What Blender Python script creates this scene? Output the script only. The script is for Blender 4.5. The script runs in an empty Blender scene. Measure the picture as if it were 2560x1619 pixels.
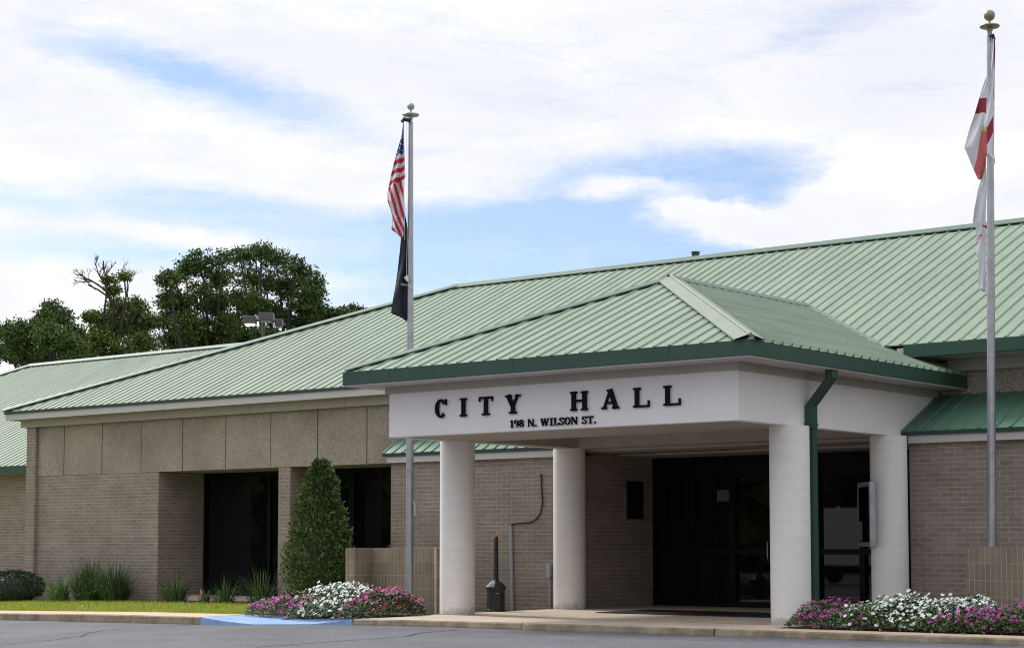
import bpy, math, random
from mathutils import Vector, noise
random.seed(7)
R = math.radians
sc = bpy.context.scene
# ------------------------------------------------------------------ camera
CX, CY, CZ = 20.5494, -24.1902, 1.212
YAW, PITCH, F_, PP = -0.6741, 0.072, 4531.7, 1032.26
cam = bpy.data.cameras.new("camera")
camo = bpy.data.objects.new("camera", cam); sc.collection.objects.link(camo)
cam.sensor_width = 36; cam.lens = 36 * F_ / 2560; cam.shift_y = (PP - 809.5) / 2560
cam.clip_end = 3000; cam.clip_start = .1
camo.location = (CX, CY, CZ); camo.rotation_euler = (math.pi / 2 + PITCH, 0, -YAW)
sc.camera = camo
FW = Vector((math.sin(YAW) * math.cos(PITCH), math.cos(YAW) * math.cos(PITCH), math.sin(PITCH)))
RT = Vector((math.cos(YAW), -math.sin(YAW), 0)); UP = RT.cross(FW)
def ray(u, v): return FW + RT * ((u - 1280) / F_) - UP * ((v - PP) / F_)
def aty(u, v, y): d = ray(u, v); t = (y - CY) / d.y; return Vector((CX, CY, CZ)) + d * t
def atx(u, v, x): d = ray(u, v); t = (x - CX) / d.x; return Vector((CX, CY, CZ)) + d * t
def atz(u, v, z): d = ray(u, v); t = (z - CZ) / d.z; return Vector((CX, CY, CZ)) + d * t
def atd(u, v, d_):                      # d_: distance along the level viewing direction
    d = ray(u, v); return Vector((CX, CY, CZ)) + d * (d_ / (d.x * math.sin(YAW) + d.y * math.cos(YAW)))
# ------------------------------------------------------------------ light
SUN_EL, SUN_AZ, SUN_E, EXPO, SKYS = 43, -82, 2.2, 0.5, 0.1      # azimuth from +Y towards +X
w = bpy.data.worlds.new("World"); sc.world = w; w.use_nodes = True
nt = w.node_tree; nt.nodes.clear()
def N(t, **k):
    n = nt.nodes.new(t)
    for a, b in k.items(): setattr(n, a, b)
    return n
def M_(op, a, b=None, c=None, clamp=False):
    n = N('ShaderNodeMath', operation=op); n.use_clamp = clamp
    for i, v in enumerate((a, b, c)):
        if v is None: continue
        if isinstance(v, (int, float)): n.inputs[i].default_value = v
        else: nt.links.new(v, n.inputs[i])
    return n.outputs[0]
sky = N('ShaderNodeTexSky', sky_type='NISHITA'); sky.sun_disc = False
sky.sun_elevation = R(SUN_EL); sky.sun_rotation = R(SUN_AZ); sky.air_density = 1.0; sky.dust_density = .6; sky.ozone_density = 2.0
tc = N('ShaderNodeTexCoord'); sep = N('ShaderNodeSeparateXYZ'); nt.links.new(tc.outputs['Generated'], sep.inputs[0])
dx, dy, dz = sep.outputs
az0 = M_('ARCTAN2', dx, dy); el0 = M_('ARCTAN2', dz, M_('SQRT', M_('ADD', M_('MULTIPLY', dx, dx), M_('MULTIPLY', dy, dy))))
def vnoise(scale, detail, rough, seed, sx=1, sy=1, dist=0):
    cb = N('ShaderNodeCombineXYZ'); nt.links.new(M_('MULTIPLY', az0, sx), cb.inputs[0]); nt.links.new(M_('MULTIPLY', el0, sy), cb.inputs[1]); cb.inputs[2].default_value = seed
    n = N('ShaderNodeTexNoise'); n.inputs['Scale'].default_value = scale; n.inputs['Detail'].default_value = detail
    n.inputs['Roughness'].default_value = rough; n.inputs['Distortion'].default_value = dist
    nt.links.new(cb.outputs[0], n.inputs['Vector']); return n.outputs['Fac']
wa = M_('SUBTRACT', vnoise(18, 8, .68, 1.0), .5); wb = M_('SUBTRACT', vnoise(18, 8, .68, 5.0), .5)
wc = M_('SUBTRACT', vnoise(55, 6, .7, 3.3, 1, 2.2), .5); wd = M_('SUBTRACT', vnoise(70, 6, .7, 7.7, 1, 2.2), .5)
az = M_('ADD', M_('ADD', az0, M_('MULTIPLY', wa, .024)), M_('MULTIPLY', wc, .030)); el = M_('ADD', M_('ADD', el0, M_('MULTIPLY', wb, .012)), M_('MULTIPLY', wd, .010))
def sph(u, v):
    d = ray(u, v); return math.atan2(d.x, d.y), math.atan2(d.z, math.hypot(d.x, d.y))
def blob(u, v, rx, ry, ang, soft, wgt):
    a, e = sph(u, v); X = M_('SUBTRACT', az, a); Y = M_('SUBTRACT', el, e)
    c, s = math.cos(R(ang)), math.sin(R(ang))          # ang: descending to the right is positive
    P = M_('SUBTRACT', M_('MULTIPLY', X, c), M_('MULTIPLY', Y, s)); Q = M_('ADD', M_('MULTIPLY', X, s), M_('MULTIPLY', Y, c))
    P = M_('DIVIDE', P, rx / F_); Q = M_('DIVIDE', Q, ry / F_)
    r = M_('SQRT', M_('ADD', M_('MULTIPLY', P, P), M_('MULTIPLY', Q, Q)))
    m = N('ShaderNodeMapRange', interpolation_type='SMOOTHSTEP'); nt.links.new(r, m.inputs[0])
    m.inputs[1].default_value = 1 + soft; m.inputs[2].default_value = 1 - soft; m.inputs[3].default_value = 0; m.inputs[4].default_value = wgt
    return m.outputs[0]
blue = None
for b in [(1480, 600, 640, 128, -5, .22, 1.0), (1720, 455, 400, 80, -2, .5, .9), (1150, 600, 480, 92, -5, .3, .85), (1250, 690, 500, 70, -8, .5, .8),
          (540, 215, 330, 50, 15, .9, .85), (300, 150, 260, 30, 8, .9, .4), (640, 555, 440, 62, 7, .45, .8), (60, 500, 220, 34, 5, .9, .6), (400, 490, 150, 30, 10, .9, .5),
          (700, 650, 520, 50, 3, .9, .65), (200, 625, 300, 30, 2, .9, .35), (2000, 440, 190, 50, 8, .6, .5), (2060, 70, 190, 30, -15, 1, .35), (1150, 80, 200, 30, 10, 1, .2)]:
    o = blob(*b); blue = o if blue is None else M_('MAXIMUM', blue, o) if b[6] > .45 else M_('ADD', blue, o)
for c_ in [(1515, 468, 80, 30, -3, .8, 1.0), (1660, 468, 75, 15, 6, .9, .6), (1850, 560, 200, 48, 9, .6, 1.2), (2180, 540, 260, 90, -6, .5, 1.0), (1745, 520, 110, 26, 8, .6, .9), (2350, 480, 300, 130, 0, .5, 1.0), (480, 590, 170, 26, 4, .8, .6)]:
    blue = M_('SUBTRACT', blue, blob(*c_))
fib = vnoise(9, 7, .62, 2.0, 1, 4.5, .6)
fib2 = vnoise(26, 8, .7, 6.0, 1, 3.6, 1.0)
out = M_('ADD', M_('ADD', blue, M_('MULTIPLY', M_('SUBTRACT', fib, .5), .7)), M_('MULTIPLY', M_('SUBTRACT', fib2, .5), .8))
# away from the photographed quarter the sky is broken cloud
far = M_('ABSOLUTE', M_('SUBTRACT', az0, YAW)); fm = N('ShaderNodeMapRange'); nt.links.new(far, fm.inputs[0]); fm.inputs[1].default_value = .32; fm.inputs[2].default_value = .6
gen = M_('MULTIPLY', M_('SUBTRACT', vnoise(1.6, 6, .6, 9.0, 1, 2.5), .42), 2.2)
out = M_('ADD', out, M_('MULTIPLY', M_('MAXIMUM', gen, 0), fm.outputs[0]), clamp=True)
shade0 = vnoise(5, 6, .6, 3.0, 1, 2.6, .5); shm = N('ShaderNodeMapRange'); nt.links.new(shade0, shm.inputs[0]); shm.inputs[1].default_value = .34; shm.inputs[2].default_value = .56
shade = shm.outputs[0]
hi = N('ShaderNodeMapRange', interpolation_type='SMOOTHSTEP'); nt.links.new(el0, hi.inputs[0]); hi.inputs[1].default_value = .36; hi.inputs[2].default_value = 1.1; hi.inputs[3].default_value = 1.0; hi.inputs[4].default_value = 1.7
cl = N('ShaderNodeMix', data_type='RGBA'); nt.links.new(shade, cl.inputs[0])
cl.inputs[6].default_value = (6.2, 6.3, 6.95, 1); cl.inputs[7].default_value = (7.2, 7.2, 7.3, 1)
skc = N('ShaderNodeMix', data_type='RGBA', blend_type='MULTIPLY'); skc.inputs[0].default_value = 1
nt.links.new(sky.outputs[0], skc.inputs[6]); SKYMUL = (.86, .89, 1.0, 1); skc.inputs[7].default_value = SKYMUL
mx = N('ShaderNodeMix', data_type='RGBA'); nt.links.new(M_('MULTIPLY', out, .92), mx.inputs[0]); nt.links.new(cl.outputs[2], mx.inputs[6]); nt.links.new(skc.outputs[2], mx.inputs[7])
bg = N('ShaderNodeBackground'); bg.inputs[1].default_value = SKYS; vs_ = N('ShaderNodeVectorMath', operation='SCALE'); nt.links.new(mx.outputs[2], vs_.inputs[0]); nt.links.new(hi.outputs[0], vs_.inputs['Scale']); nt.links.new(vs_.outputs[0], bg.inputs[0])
wo = N('ShaderNodeOutputWorld'); nt.links.new(bg.outputs[0], wo.inputs[0])
sl = bpy.data.lights.new("sun", 'SUN'); sl.energy = SUN_E; sl.angle = R(11); sl.color = (1, .95, .87)
so = bpy.data.objects.new("sun", sl); sc.collection.objects.link(so)
sv = Vector((math.sin(R(SUN_AZ)) * math.cos(R(SUN_EL)), math.cos(R(SUN_AZ)) * math.cos(R(SUN_EL)), math.sin(R(SUN_EL))))
so.rotation_euler = (-sv).to_track_quat('-Z', 'Y').to_euler()
sc.cycles.filter_width = 1.05
sc.view_settings.view_transform = 'Standard'; sc.view_settings.look = 'None'; sc.view_settings.exposure = EXPO; sc.view_settings.gamma = 1
# ------------------------------------------------------------------ materials
def mat(name, col, rough=.8, metal=0, var=0, vs=3, bump=0, bs=40, col2=None, spec=.5, stretch=None, island=0):
    m = bpy.data.materials.new(name); m.use_nodes = True; t = m.node_tree; b = t.nodes['Principled BSDF']
    b.inputs['Base Color'].default_value = (*col, 1); b.inputs['Roughness'].default_value = rough; b.inputs['Metallic'].default_value = metal
    b.inputs['Specular IOR Level'].default_value = spec
    co = t.nodes.new('ShaderNodeTexCoord'); mp = t.nodes.new('ShaderNodeMapping'); t.links.new(co.outputs['Object'], mp.inputs[0])
    if stretch: mp.inputs['Scale'].default_value = stretch
    last = None
    if var:
        n = t.nodes.new('ShaderNodeTexNoise'); n.inputs['Scale'].default_value = vs; n.inputs['Detail'].default_value = 8; n.inputs['Roughness'].default_value = .62
        t.links.new(mp.outputs[0], n.inputs[0]); r = t.nodes.new('ShaderNodeMapRange'); t.links.new(n.outputs[0], r.inputs[0]); r.inputs[1].default_value = .3; r.inputs[2].default_value = .7
        x = t.nodes.new('ShaderNodeMix'); x.data_type = 'RGBA'; t.links.new(r.outputs[0], x.inputs[0])
        c2 = col2 or tuple(c * (1 - var) for c in col); x.inputs[6].default_value = (*c2, 1); x.inputs[7].default_value = (*[min(1, c * (1 + var * .3)) for c in col], 1)
        last = x.outputs[2]
    if island:
        g = t.nodes.new('ShaderNodeNewGeometry'); h = t.nodes.new('ShaderNodeHueSaturation'); r = t.nodes.new('ShaderNodeMapRange')
        t.links.new(g.outputs['Random Per Island'], r.inputs[0]); r.inputs[3].default_value = 1 - island; r.inputs[4].default_value = 1 + island
        t.links.new(r.outputs[0], h.inputs['Value'])
        if last: t.links.new(last, h.inputs['Color'])
        else: h.inputs['Color'].default_value = (*col, 1)
        last = h.outputs[0]
    if last: t.links.new(last, b.inputs['Base Color'])
    if bump:
        n = t.nodes.new('ShaderNodeTexNoise'); n.inputs['Scale'].default_value = bs; n.inputs['Detail'].default_value = 4; t.links.new(mp.outputs[0], n.inputs[0])
        u = t.nodes.new('ShaderNodeBump'); u.inputs['Strength'].default_value = bump; u.inputs['Distance'].default_value = .01; t.links.new(n.outputs[0], u.inputs['Height']); t.links.new(u.outputs[0], b.inputs['Normal'])
    return m
def brick(name, c1, c2, mortar, bw, bh, off=.5, msz=.009, rot=False):
    m = bpy.data.materials.new(name); m.use_nodes = True; t = m.node_tree; b = t.nodes['Principled BSDF']
    uv = t.nodes.new('ShaderNodeUVMap'); mp = t.nodes.new('ShaderNodeMapping'); t.links.new(uv.outputs[0], mp.inputs[0])
    k = t.nodes.new('ShaderNodeTexBrick'); t.links.new(mp.outputs[0], k.inputs['Vector']); k.inputs['Scale'].default_value = 1
    k.inputs['Brick Width'].default_value = bw; k.inputs['Row Height'].default_value = bh; k.inputs['Mortar Size'].default_value = msz * .6; k.inputs['Mortar Smooth'].default_value = .2
    k.offset = off; k.inputs['Color1'].default_value = (*c1, 1); k.inputs['Color2'].default_value = (*c2, 1); k.inputs['Mortar'].default_value = (*mortar, 1); k.inputs['Bias'].default_value = -.1
    n = t.nodes.new('ShaderNodeTexNoise'); n.inputs['Scale'].default_value = 1.1; n.inputs['Detail'].default_value = 9; n.inputs['Roughness'].default_value = .7; t.links.new(mp.outputs[0], n.inputs[0])
    x = t.nodes.new('ShaderNodeMix'); x.data_type = 'RGBA'; x.blend_type = 'MULTIPLY'; x.inputs[0].default_value = 1
    r = t.nodes.new('ShaderNodeMapRange'); t.links.new(n.outputs[0], r.inputs[0]); r.inputs[1].default_value = .3; r.inputs[2].default_value = .7; r.inputs[3].default_value = .78; r.inputs[4].default_value = 1.16
    t.links.new(k.outputs['Color'], x.inputs[6]); t.links.new(r.outputs[0], x.inputs[7]); t.links.new(x.outputs[2], b.inputs['Base Color'])
    u = t.nodes.new('ShaderNodeBump'); u.invert = True; u.inputs['Strength'].default_value = .6; u.inputs['Distance'].default_value = .008; t.links.new(k.outputs['Fac'], u.inputs['Height']); t.links.new(u.outputs[0], b.inputs['Normal'])
    b.inputs['Roughness'].default_value = .85; return m
def pebble(name, sc_=85, cols=((.17, .13, .105), (.345, .285, .23), (.52, .45, .375))):
    m = bpy.data.materials.new(name); m.use_nodes = True; t = m.node_tree; b = t.nodes['Principled BSDF']; b.inputs['Roughness'].default_value = .8
    co = t.nodes.new('ShaderNodeTexCoord'); v = t.nodes.new('ShaderNodeTexVoronoi'); v.inputs['Scale'].default_value = sc_; t.links.new(co.outputs['Object'], v.inputs[0])
    s = t.nodes.new('ShaderNodeSeparateColor'); t.links.new(v.outputs['Color'], s.inputs[0]); c = t.nodes.new('ShaderNodeValToRGB'); t.links.new(s.outputs[0], c.inputs[0])
    e = c.color_ramp.elements; e[0].color = (*cols[0], 1); e[1].color = (*cols[2], 1); q = e.new(.4); q.color = (*cols[1], 1)
    n = t.nodes.new('ShaderNodeTexNoise'); n.inputs['Scale'].default_value = .9; n.inputs['Detail'].default_value = 7; t.links.new(co.outputs['Object'], n.inputs[0])
    r = t.nodes.new('ShaderNodeMapRange'); t.links.new(n.outputs[0], r.inputs[0]); r.inputs[1].default_value = .3; r.inputs[2].default_value = .7; r.inputs[3].default_value = .8; r.inputs[4].default_value = 1.12
    x = t.nodes.new('ShaderNodeMix'); x.data_type = 'RGBA'; x.blend_type = 'MULTIPLY'; x.inputs[0].default_value = 1; t.links.new(c.outputs[0], x.inputs[6]); t.links.new(r.outputs[0], x.inputs[7]); t.links.new(x.outputs[2], b.inputs['Base Color'])
    u = t.nodes.new('ShaderNodeBump'); u.invert = True; u.inputs['Strength'].default_value = .8; u.inputs['Distance'].default_value = .012; t.links.new(v.outputs['Distance'], u.inputs['Height']); t.links.new(u.outputs[0], b.inputs['Normal'])
    return m
MT = dict(
 brick=brick('brick', (.242, .190, .155), (.295, .243, .203), (.40, .35, .30), .259, .0825, msz=.012),
 soldier=brick('soldier_brick', (.225, .175, .130), (.29, .23, .175), (.42, .36, .28), .088, .26, off=0),
 agg=pebble('exposed_aggregate'),
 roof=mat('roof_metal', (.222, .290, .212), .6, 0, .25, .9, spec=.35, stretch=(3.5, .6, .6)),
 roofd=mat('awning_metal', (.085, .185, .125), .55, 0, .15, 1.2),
 cap=mat('ridge_cap_metal', (.10, .165, .125), .6, 0, .12, 2), capl=mat('hip_cap_metal', (.205, .25, .19), .55, 0, .12, 2),
 green=mat('green_gutter', (.024, .070, .048), .5, 0, .15, 1.5),
 drip=mat('dark_drip', (.02, .045, .038), .5),
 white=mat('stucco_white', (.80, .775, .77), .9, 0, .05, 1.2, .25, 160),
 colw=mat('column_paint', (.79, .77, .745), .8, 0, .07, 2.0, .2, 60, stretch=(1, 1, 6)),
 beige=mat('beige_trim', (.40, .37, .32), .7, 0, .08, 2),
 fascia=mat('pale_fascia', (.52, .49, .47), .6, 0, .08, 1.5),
 black=mat('letter_black', (.006, .006, .010), .8, spec=.15),
 plastic=mat('black_plastic', (.015, .016, .019), .45, 0, .2, 6),
 frame=mat('dark_bronze_frame', (.0045, .0045, .005), .5, spec=.15),
 alu=mat('aluminium', (.40, .40, .425), .42, .85, .2, 5),
 grey=mat('grey_pipe', (.36, .38, .40), .5, 0, .1, 4),
 concrete=mat('concrete_slab', (.56, .465, .37), .9, 0, .24, 1.3, .3, 60),
 kerb=mat('kerb_concrete', (.30, .25, .18), .95, 0, .5, 3.5, .6, 45, col2=(.13, .10, .07)),
 walk=mat('walk_concrete', (.58, .43, .30), .9, 0, .18, 1.5, .3, 60),
 blue=mat('blue_paint', (.25, .39, .66), .85, 0, .28, 4, .3, 70),
 soil=mat('mulch', (.045, .03, .02), 1, 0, .4, 12, .8, 40),
 lawn=mat('lawn_base', (.22, .27, .04), 1, 0, .35, 2.5),
 blade=mat('grass_blade', (.42, .47, .06), .7, 0, .3, 1.2, island=.35),
 clump=mat('liriope_blade', (.065, .12, .035), .6, 0, .35, 3, island=.5),
 clumpl=mat('light_blade', (.12, .22, .05), .6, 0, .3, 3, island=.4),
 holly=mat('holly_leaf', (.095, .155, .035), .55, 0, .55, 3, island=.8),
 shrub=mat('shrub_leaf', (.030, .055, .022), .6, 0, .4, 4, island=.5),
 oak=mat('oak_leaf', (.100, .160, .040), .8, 0, .5, .5, col2=(.035, .068, .018), island=.5, spec=.2),
 oaky=mat('oak_leaf_yellow', (.13, .165, .035), .8, 0, .5, .6, col2=(.045, .08, .018), island=.5, spec=.2),
 bark=mat('bark', (.055, .047, .04), .95, 0, .4, 3),
 bed=mat('bedding_leaf', (.105, .18, .055), .55, 0, .35, 5, island=.5),
 fwhite=mat('white_petal', (.86, .87, .86), .6, island=.1),
 fmag=mat('magenta_petal', (.42, .03, .30), .6, island=.3),
 fred=mat('crimson_petal', (.42, .015, .10), .6, island=.3),
 orange=mat('orange_vinyl', (.9, .16, .03), .5),
 lampg=mat('lamp_housing', (.10, .09, .10), .5, 0, .2, 4),
 gold=mat('gold_ball', (.30, .26, .15), .42, .5, .3, 9),
 ballg=mat('grey_ball', (.42, .42, .41), .45, .4, .2, 9),
 frd=mat('flag_red', (.50, .022, .045), .8, 0, .1, 6), fwh=mat('flag_white', (.66, .66, .70), .8, 0, .1, 6), fbl=mat('flag_blue', (.022, .05, .22), .8), fblk=mat('flag_black', (.010, .013, .028), .75, 0, .2, 5),
 fcr=mat('flag_crimson', (.26, .02, .045), .8), fsal=mat('flag_salmon', (.55, .13, .13), .8), fgold=mat('flag_gold', (.55, .42, .12), .8),
 carw=mat('vehicle_white', (.75, .76, .78), .3), tyre=mat('tyre_rubber', (.02, .02, .02), .9), paper=mat('notice_paper', (.10, .10, .11), .8),
 earth=mat('far_ground', (.12, .13, .07), 1, 0, .3, .05),
)
g = bpy.data.materials.new('tinted_glass'); g.use_nodes = True; b = g.node_tree.nodes['Principled BSDF']
b.inputs['Base Color'].default_value = (.004, .004, .005, 1); b.inputs['Roughness'].default_value = .02; b.inputs['Specular IOR Level'].default_value = .5; MT['glass'] = g
lm = bpy.data.materials.new('lamp_lens'); lm.use_nodes = True; b = lm.node_tree.nodes['Principled BSDF']
b.inputs['Emission Color'].default_value = (1, .85, .6, 1); b.inputs['Emission Strength'].default_value = 6; MT['lens'] = lm
def grime(m, z1, amt):
    t = m.node_tree; b = t.nodes['Principled BSDF']; src = b.inputs['Base Color'].links[0].from_socket
    co = t.nodes.new('ShaderNodeNewGeometry'); sp = t.nodes.new('ShaderNodeSeparateXYZ'); t.links.new(co.outputs['Position'], sp.inputs[0])
    n = t.nodes.new('ShaderNodeTexNoise'); n.inputs['Scale'].default_value = 7; n.inputs['Detail'].default_value = 8; t.links.new(co.outputs['Position'], n.inputs[0])
    k = t.nodes.new('ShaderNodeMath'); k.operation = 'MULTIPLY_ADD'; t.links.new(n.outputs[0], k.inputs[0]); k.inputs[1].default_value = -z1 * 2.4; t.links.new(sp.outputs[2], k.inputs[2])
    r = t.nodes.new('ShaderNodeMapRange'); t.links.new(k.outputs[0], r.inputs[0]); r.inputs[1].default_value = -z1 * 1.3; r.inputs[2].default_value = -z1 * .4; r.inputs[3].default_value = amt; r.inputs[4].default_value = 0
    x = t.nodes.new('ShaderNodeMix'); x.data_type = 'RGBA'; t.links.new(r.outputs[0], x.inputs[0]); t.links.new(src, x.inputs[6]); x.inputs[7].default_value = (.16, .12, .085, 1); t.links.new(x.outputs[2], b.inputs['Base Color'])
grime(MT['colw'], .16, .5)
# asphalt
def asphalt():
    m = mat('asphalt', (.125, .124, .142), .92, 0, .30, .55, .5, 90); t = m.node_tree; b = t.nodes['Principled BSDF']
    src = b.inputs['Base Color'].links[0].from_socket; co = [n for n in t.nodes if n.type == 'TEX_COORD'][0]
    n = t.nodes.new('ShaderNodeTexNoise'); n.inputs['Scale'].default_value = 38; n.inputs['Detail'].default_value = 3; t.links.new(co.outputs['Object'], n.inputs[0])
    r = t.nodes.new('ShaderNodeMapRange'); t.links.new(n.outputs[0], r.inputs[0]); r.inputs[1].default_value = .35; r.inputs[2].default_value = .7; r.inputs[3].default_value = .62; r.inputs[4].default_value = 1.55
    x = t.nodes.new('ShaderNodeMix'); x.data_type = 'RGBA'; x.blend_type = 'MULTIPLY'; x.inputs[0].default_value = 1; t.links.new(src, x.inputs[6]); t.links.new(r.outputs[0], x.inputs[7]); t.links.new(x.outputs[2], b.inputs['Base Color']); return m
MT['asphalt'] = asphalt(); MT['crack'] = mat('crack_sealer', (.075, .075, .084), .9, 0, .3, 5)
# ------------------------------------------------------------------ mesh helper
class MB:
    def __init__(s): s.v = []; s.f = []; s.m = []; s.smooth = False
    def face(s, pts, mi=0):
        i = len(s.v); s.v += [tuple(p) for p in pts]; s.f.append(tuple(range(i, i + len(pts)))); s.m.append(mi)
    def box(s, x0, x1, y0, y1, z0, z1, mi=0):
        i = len(s.v); s.v += [(x, y, z) for z in (z0, z1) for y in (y0, y1) for x in (x0, x1)]
        for q in ((0, 2, 3, 1), (4, 5, 7, 6), (0, 1, 5, 4), (2, 6, 7, 3), (0, 4, 6, 2), (1, 3, 7, 5)): s.f.append(tuple(i + k for k in q)); s.m.append(mi)
    def prism(s, poly, ext, mi=0):           # poly: 3D points, extruded by vector ext
        n = len(poly); i = len(s.v); s.v += [tuple(p) for p in poly] + [tuple(Vector(p) + Vector(ext)) for p in poly]
        s.f.append(tuple(range(i, i + n))); s.m.append(mi); s.f.append(tuple(i + n + k for k in reversed(range(n)))); s.m.append(mi)
        for k in range(n): s.f.append((i + k, i + n + k, i + n + (k + 1) % n, i + (k + 1) % n)); s.m.append(mi)
    def tube(s, pts, rad, n=8, mi=0, caps=True):
        pts = [Vector(p) for p in pts]; rad = rad if isinstance(rad, (list, tuple)) else [rad] * len(pts); i0 = len(s.v); a = None
        for k, p in enumerate(pts):
            t = (pts[min(k + 1, len(pts) - 1)] - pts[max(k - 1, 0)]).normalized()
            if a is None: a = t.orthogonal().normalized()
            else: a = (a - t * a.dot(t)).normalized() if (a - t * a.dot(t)).length > 1e-6 else t.orthogonal().normalized()
            b = t.cross(a)
            for j in range(n): th = 2 * math.pi * j / n; s.v.append(tuple(p + (a * math.cos(th) + b * math.sin(th)) * rad[k]))
        for k in range(len(pts) - 1):
            for j in range(n): s.f.append((i0 + k * n + j, i0 + k * n + (j + 1) % n, i0 + (k + 1) * n + (j + 1) % n, i0 + (k + 1) * n + j)); s.m.append(mi)
        if caps:
            s.f.append(tuple(i0 + j for j in reversed(range(n)))); s.m.append(mi); e = i0 + (len(pts) - 1) * n; s.f.append(tuple(e + j for j in range(n))); s.m.append(mi)
    def lathe(s, prof, c, n=32, mi=0, ph=0):      # prof: (r,z)
        i0 = len(s.v)
        for r, z in prof:
            for j in range(n): th = 2 * math.pi * j / n + ph; s.v.append((c[0] + r * math.cos(th), c[1] + r * math.sin(th), c[2] + z))
        for k in range(len(prof) - 1):
            for j in range(n): s.f.append((i0 + k * n + j, i0 + k * n + (j + 1) % n, i0 + (k + 1) * n + (j + 1) % n, i0 + (k + 1) * n + j)); s.m.append(mi)
        s.f.append(tuple(i0 + j for j in reversed(range(n)))); s.m.append(mi); e = i0 + (len(prof) - 1) * n; s.f.append(tuple(e + j for j in range(n))); s.m.append(mi)
    def build(s, name, mats, parent=None, smooth=False, uv=True, bevel=0, sharp=None):
        me = bpy.data.meshes.new(name); o0 = Vector((0, 0, 0)); q = parent
        while q: o0 += q.location; q = q.parent
        me.from_pydata([(a[0] - o0.x, a[1] - o0.y, a[2] - o0.z) for a in s.v], [], s.f)
        for m in (mats if isinstance(mats, (list, tuple)) else [mats]): me.materials.append(MT[m])
        me.polygons.foreach_set('material_index', s.m)
        if uv:
            ul = me.uv_layers.new(name='UVMap')
            for p in me.polygons:
                nx, ny, nz = p.normal
                for li in p.loop_indices:
                    a = s.v[me.loops[li].vertex_index]
                    if abs(nz) > .7: c = (a[0], a[1])
                    elif abs(nx) > abs(ny) * 1.05: c = (a[1], a[2])
                    else: c = (a[0], a[2])
                    ul.data[li].uv = c
        if smooth:
            me.polygons.foreach_set('use_smooth', [True] * len(me.polygons))
            if sharp: me.set_sharp_from_angle(angle=R(sharp))
        me.update(); o = bpy.data.objects.new(name, me); sc.collection.objects.link(o)
        if parent: o.parent = parent
        if bevel:
            mo = o.modifiers.new('bevel', 'BEVEL'); mo.width = bevel; mo.segments = 2; mo.limit_method = 'ANGLE'
        return o
def tag(o, label=None, cat=None, group=None, kind=None):
    if label: o['label'] = label
    if cat: o['category'] = cat
    if group: o['group'] = group
    if kind: o['kind'] = kind
    return o
def empty(name, loc, label, cat, group=None):
    o = bpy.data.objects.new(name, None); sc.collection.objects.link(o); o.location = loc; o.empty_display_size = .2
    return tag(o, label, cat, group)
def fbm(x, y, z=0, o=4): return noise.fractal(Vector((x, y, z)), 1.0, 2.0, o)
def lerp(a, b, t): return a + (b - a) * t
def interp(tab, x):
    if x <= tab[0][0]: return tab[0][1]
    for (a, p), (b, q) in zip(tab, tab[1:]):
        if x <= b: return lerp(p, q, (x - a) / (b - a))
    return tab[-1][1]
# ------------------------------------------------------------------ levels (from the photograph)
W, DC, RC, OA, OB = 6.6305, 3.267, .305, .109, 1.654      # canopy: column spacing, radius, beam overhang
H, H2 = 3.0, 3.735
GY, WY, YA = 5.98, 4.476, 3.627      # glass plane, panel wall plane, brick bay plane
KY = -2.2
KT = [(-40, -.55), (-16, -.25), (-10, -.158), (-7, -.105), (-4.15, -.085), (-2.7, -.076), (-.4, -.029), (1.1, -.008), (3.1, .004), (6, .015), (11.2, .023), (30, .05)]
KB = [(-40, -.68), (-16, -.38), (-10, -.292), (-4.15, -.227), (-1, -.135), (1.1, -.107), (5.7, -.089), (11.2, -.070), (30, -.04)]
def kt(x): return interp(KT, x)
def kb(x): return interp(KB, x)
# ------------------------------------------------------------------ ground
g0 = MB(); g0.box(-900, 900, -900, 1500, -3, -.75); tag(g0.build('ground', 'earth'), kind='structure')
def road_z(x, y): return kb(x) - .34 * min(1, max(0, (KY - y) / 24)) + .012 * fbm(x * .35, y * .35)
a = MB(); xs = [-60 + i * .75 for i in range(0, 161)]; ys = [KY + .02 - (i / 70) ** 1.8 * 90 for i in range(71)]
for j in range(70):
    for i in range(160):
        a.face([(xs[i], ys[j + 1], road_z(xs[i], ys[j + 1])), (xs[i + 1], ys[j + 1], road_z(xs[i + 1], ys[j + 1])), (xs[i + 1], ys[j], road_z(xs[i + 1], ys[j])), (xs[i], ys[j], road_z(xs[i], ys[j]))])
tag(a.build('road', 'asphalt', smooth=True), kind='structure')
# cracks and a faded stripe, laid on the road
def ribbon(mb, pts, wd, lift=.006):
    P = []
    for (u0, v0), (u1, v1) in zip(pts, pts[1:]):
        n_ = max(2, int(math.hypot(u1 - u0, v1 - v0) / 12))
        for k in range(n_): P.append((lerp(u0, u1, k / n_), lerp(v0, v1, k / n_)))
    P.append(pts[-1]); Q = []
    for u, v in P:
        z = -.2
        for _ in range(6): q = atz(u, v, z); z = road_z(q.x, q.y)
        Q.append(Vector((q.x + .05 * fbm(q.x * 2, q.y * 2, 3), q.y + .05 * fbm(q.x * 2, q.y * 2, 8), z + lift)))
    for k in range(len(Q) - 1):
        t = (Q[k + 1] - Q[k]); t.z = 0; t.normalize(); n_ = Vector((-t.y, t.x, 0)); wa_ = wd * (.6 + .8 * random.random())
        A = Q[k] + n_ * wd * .8; B = Q[k] - n_ * wd * .8; C = Q[k + 1] - n_ * wa_ * .8; D = Q[k + 1] + n_ * wa_ * .8
        for q in (A, B, C, D): q.z = road_z(q.x, q.y) + lift
        mb.face([B, C, D, A])
c = MB()
ribbon(c, [(0, 1612), (120, 1600), (200, 1590), (215, 1582), (260, 1574), (400, 1566), (560, 1558)], .03)
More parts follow.
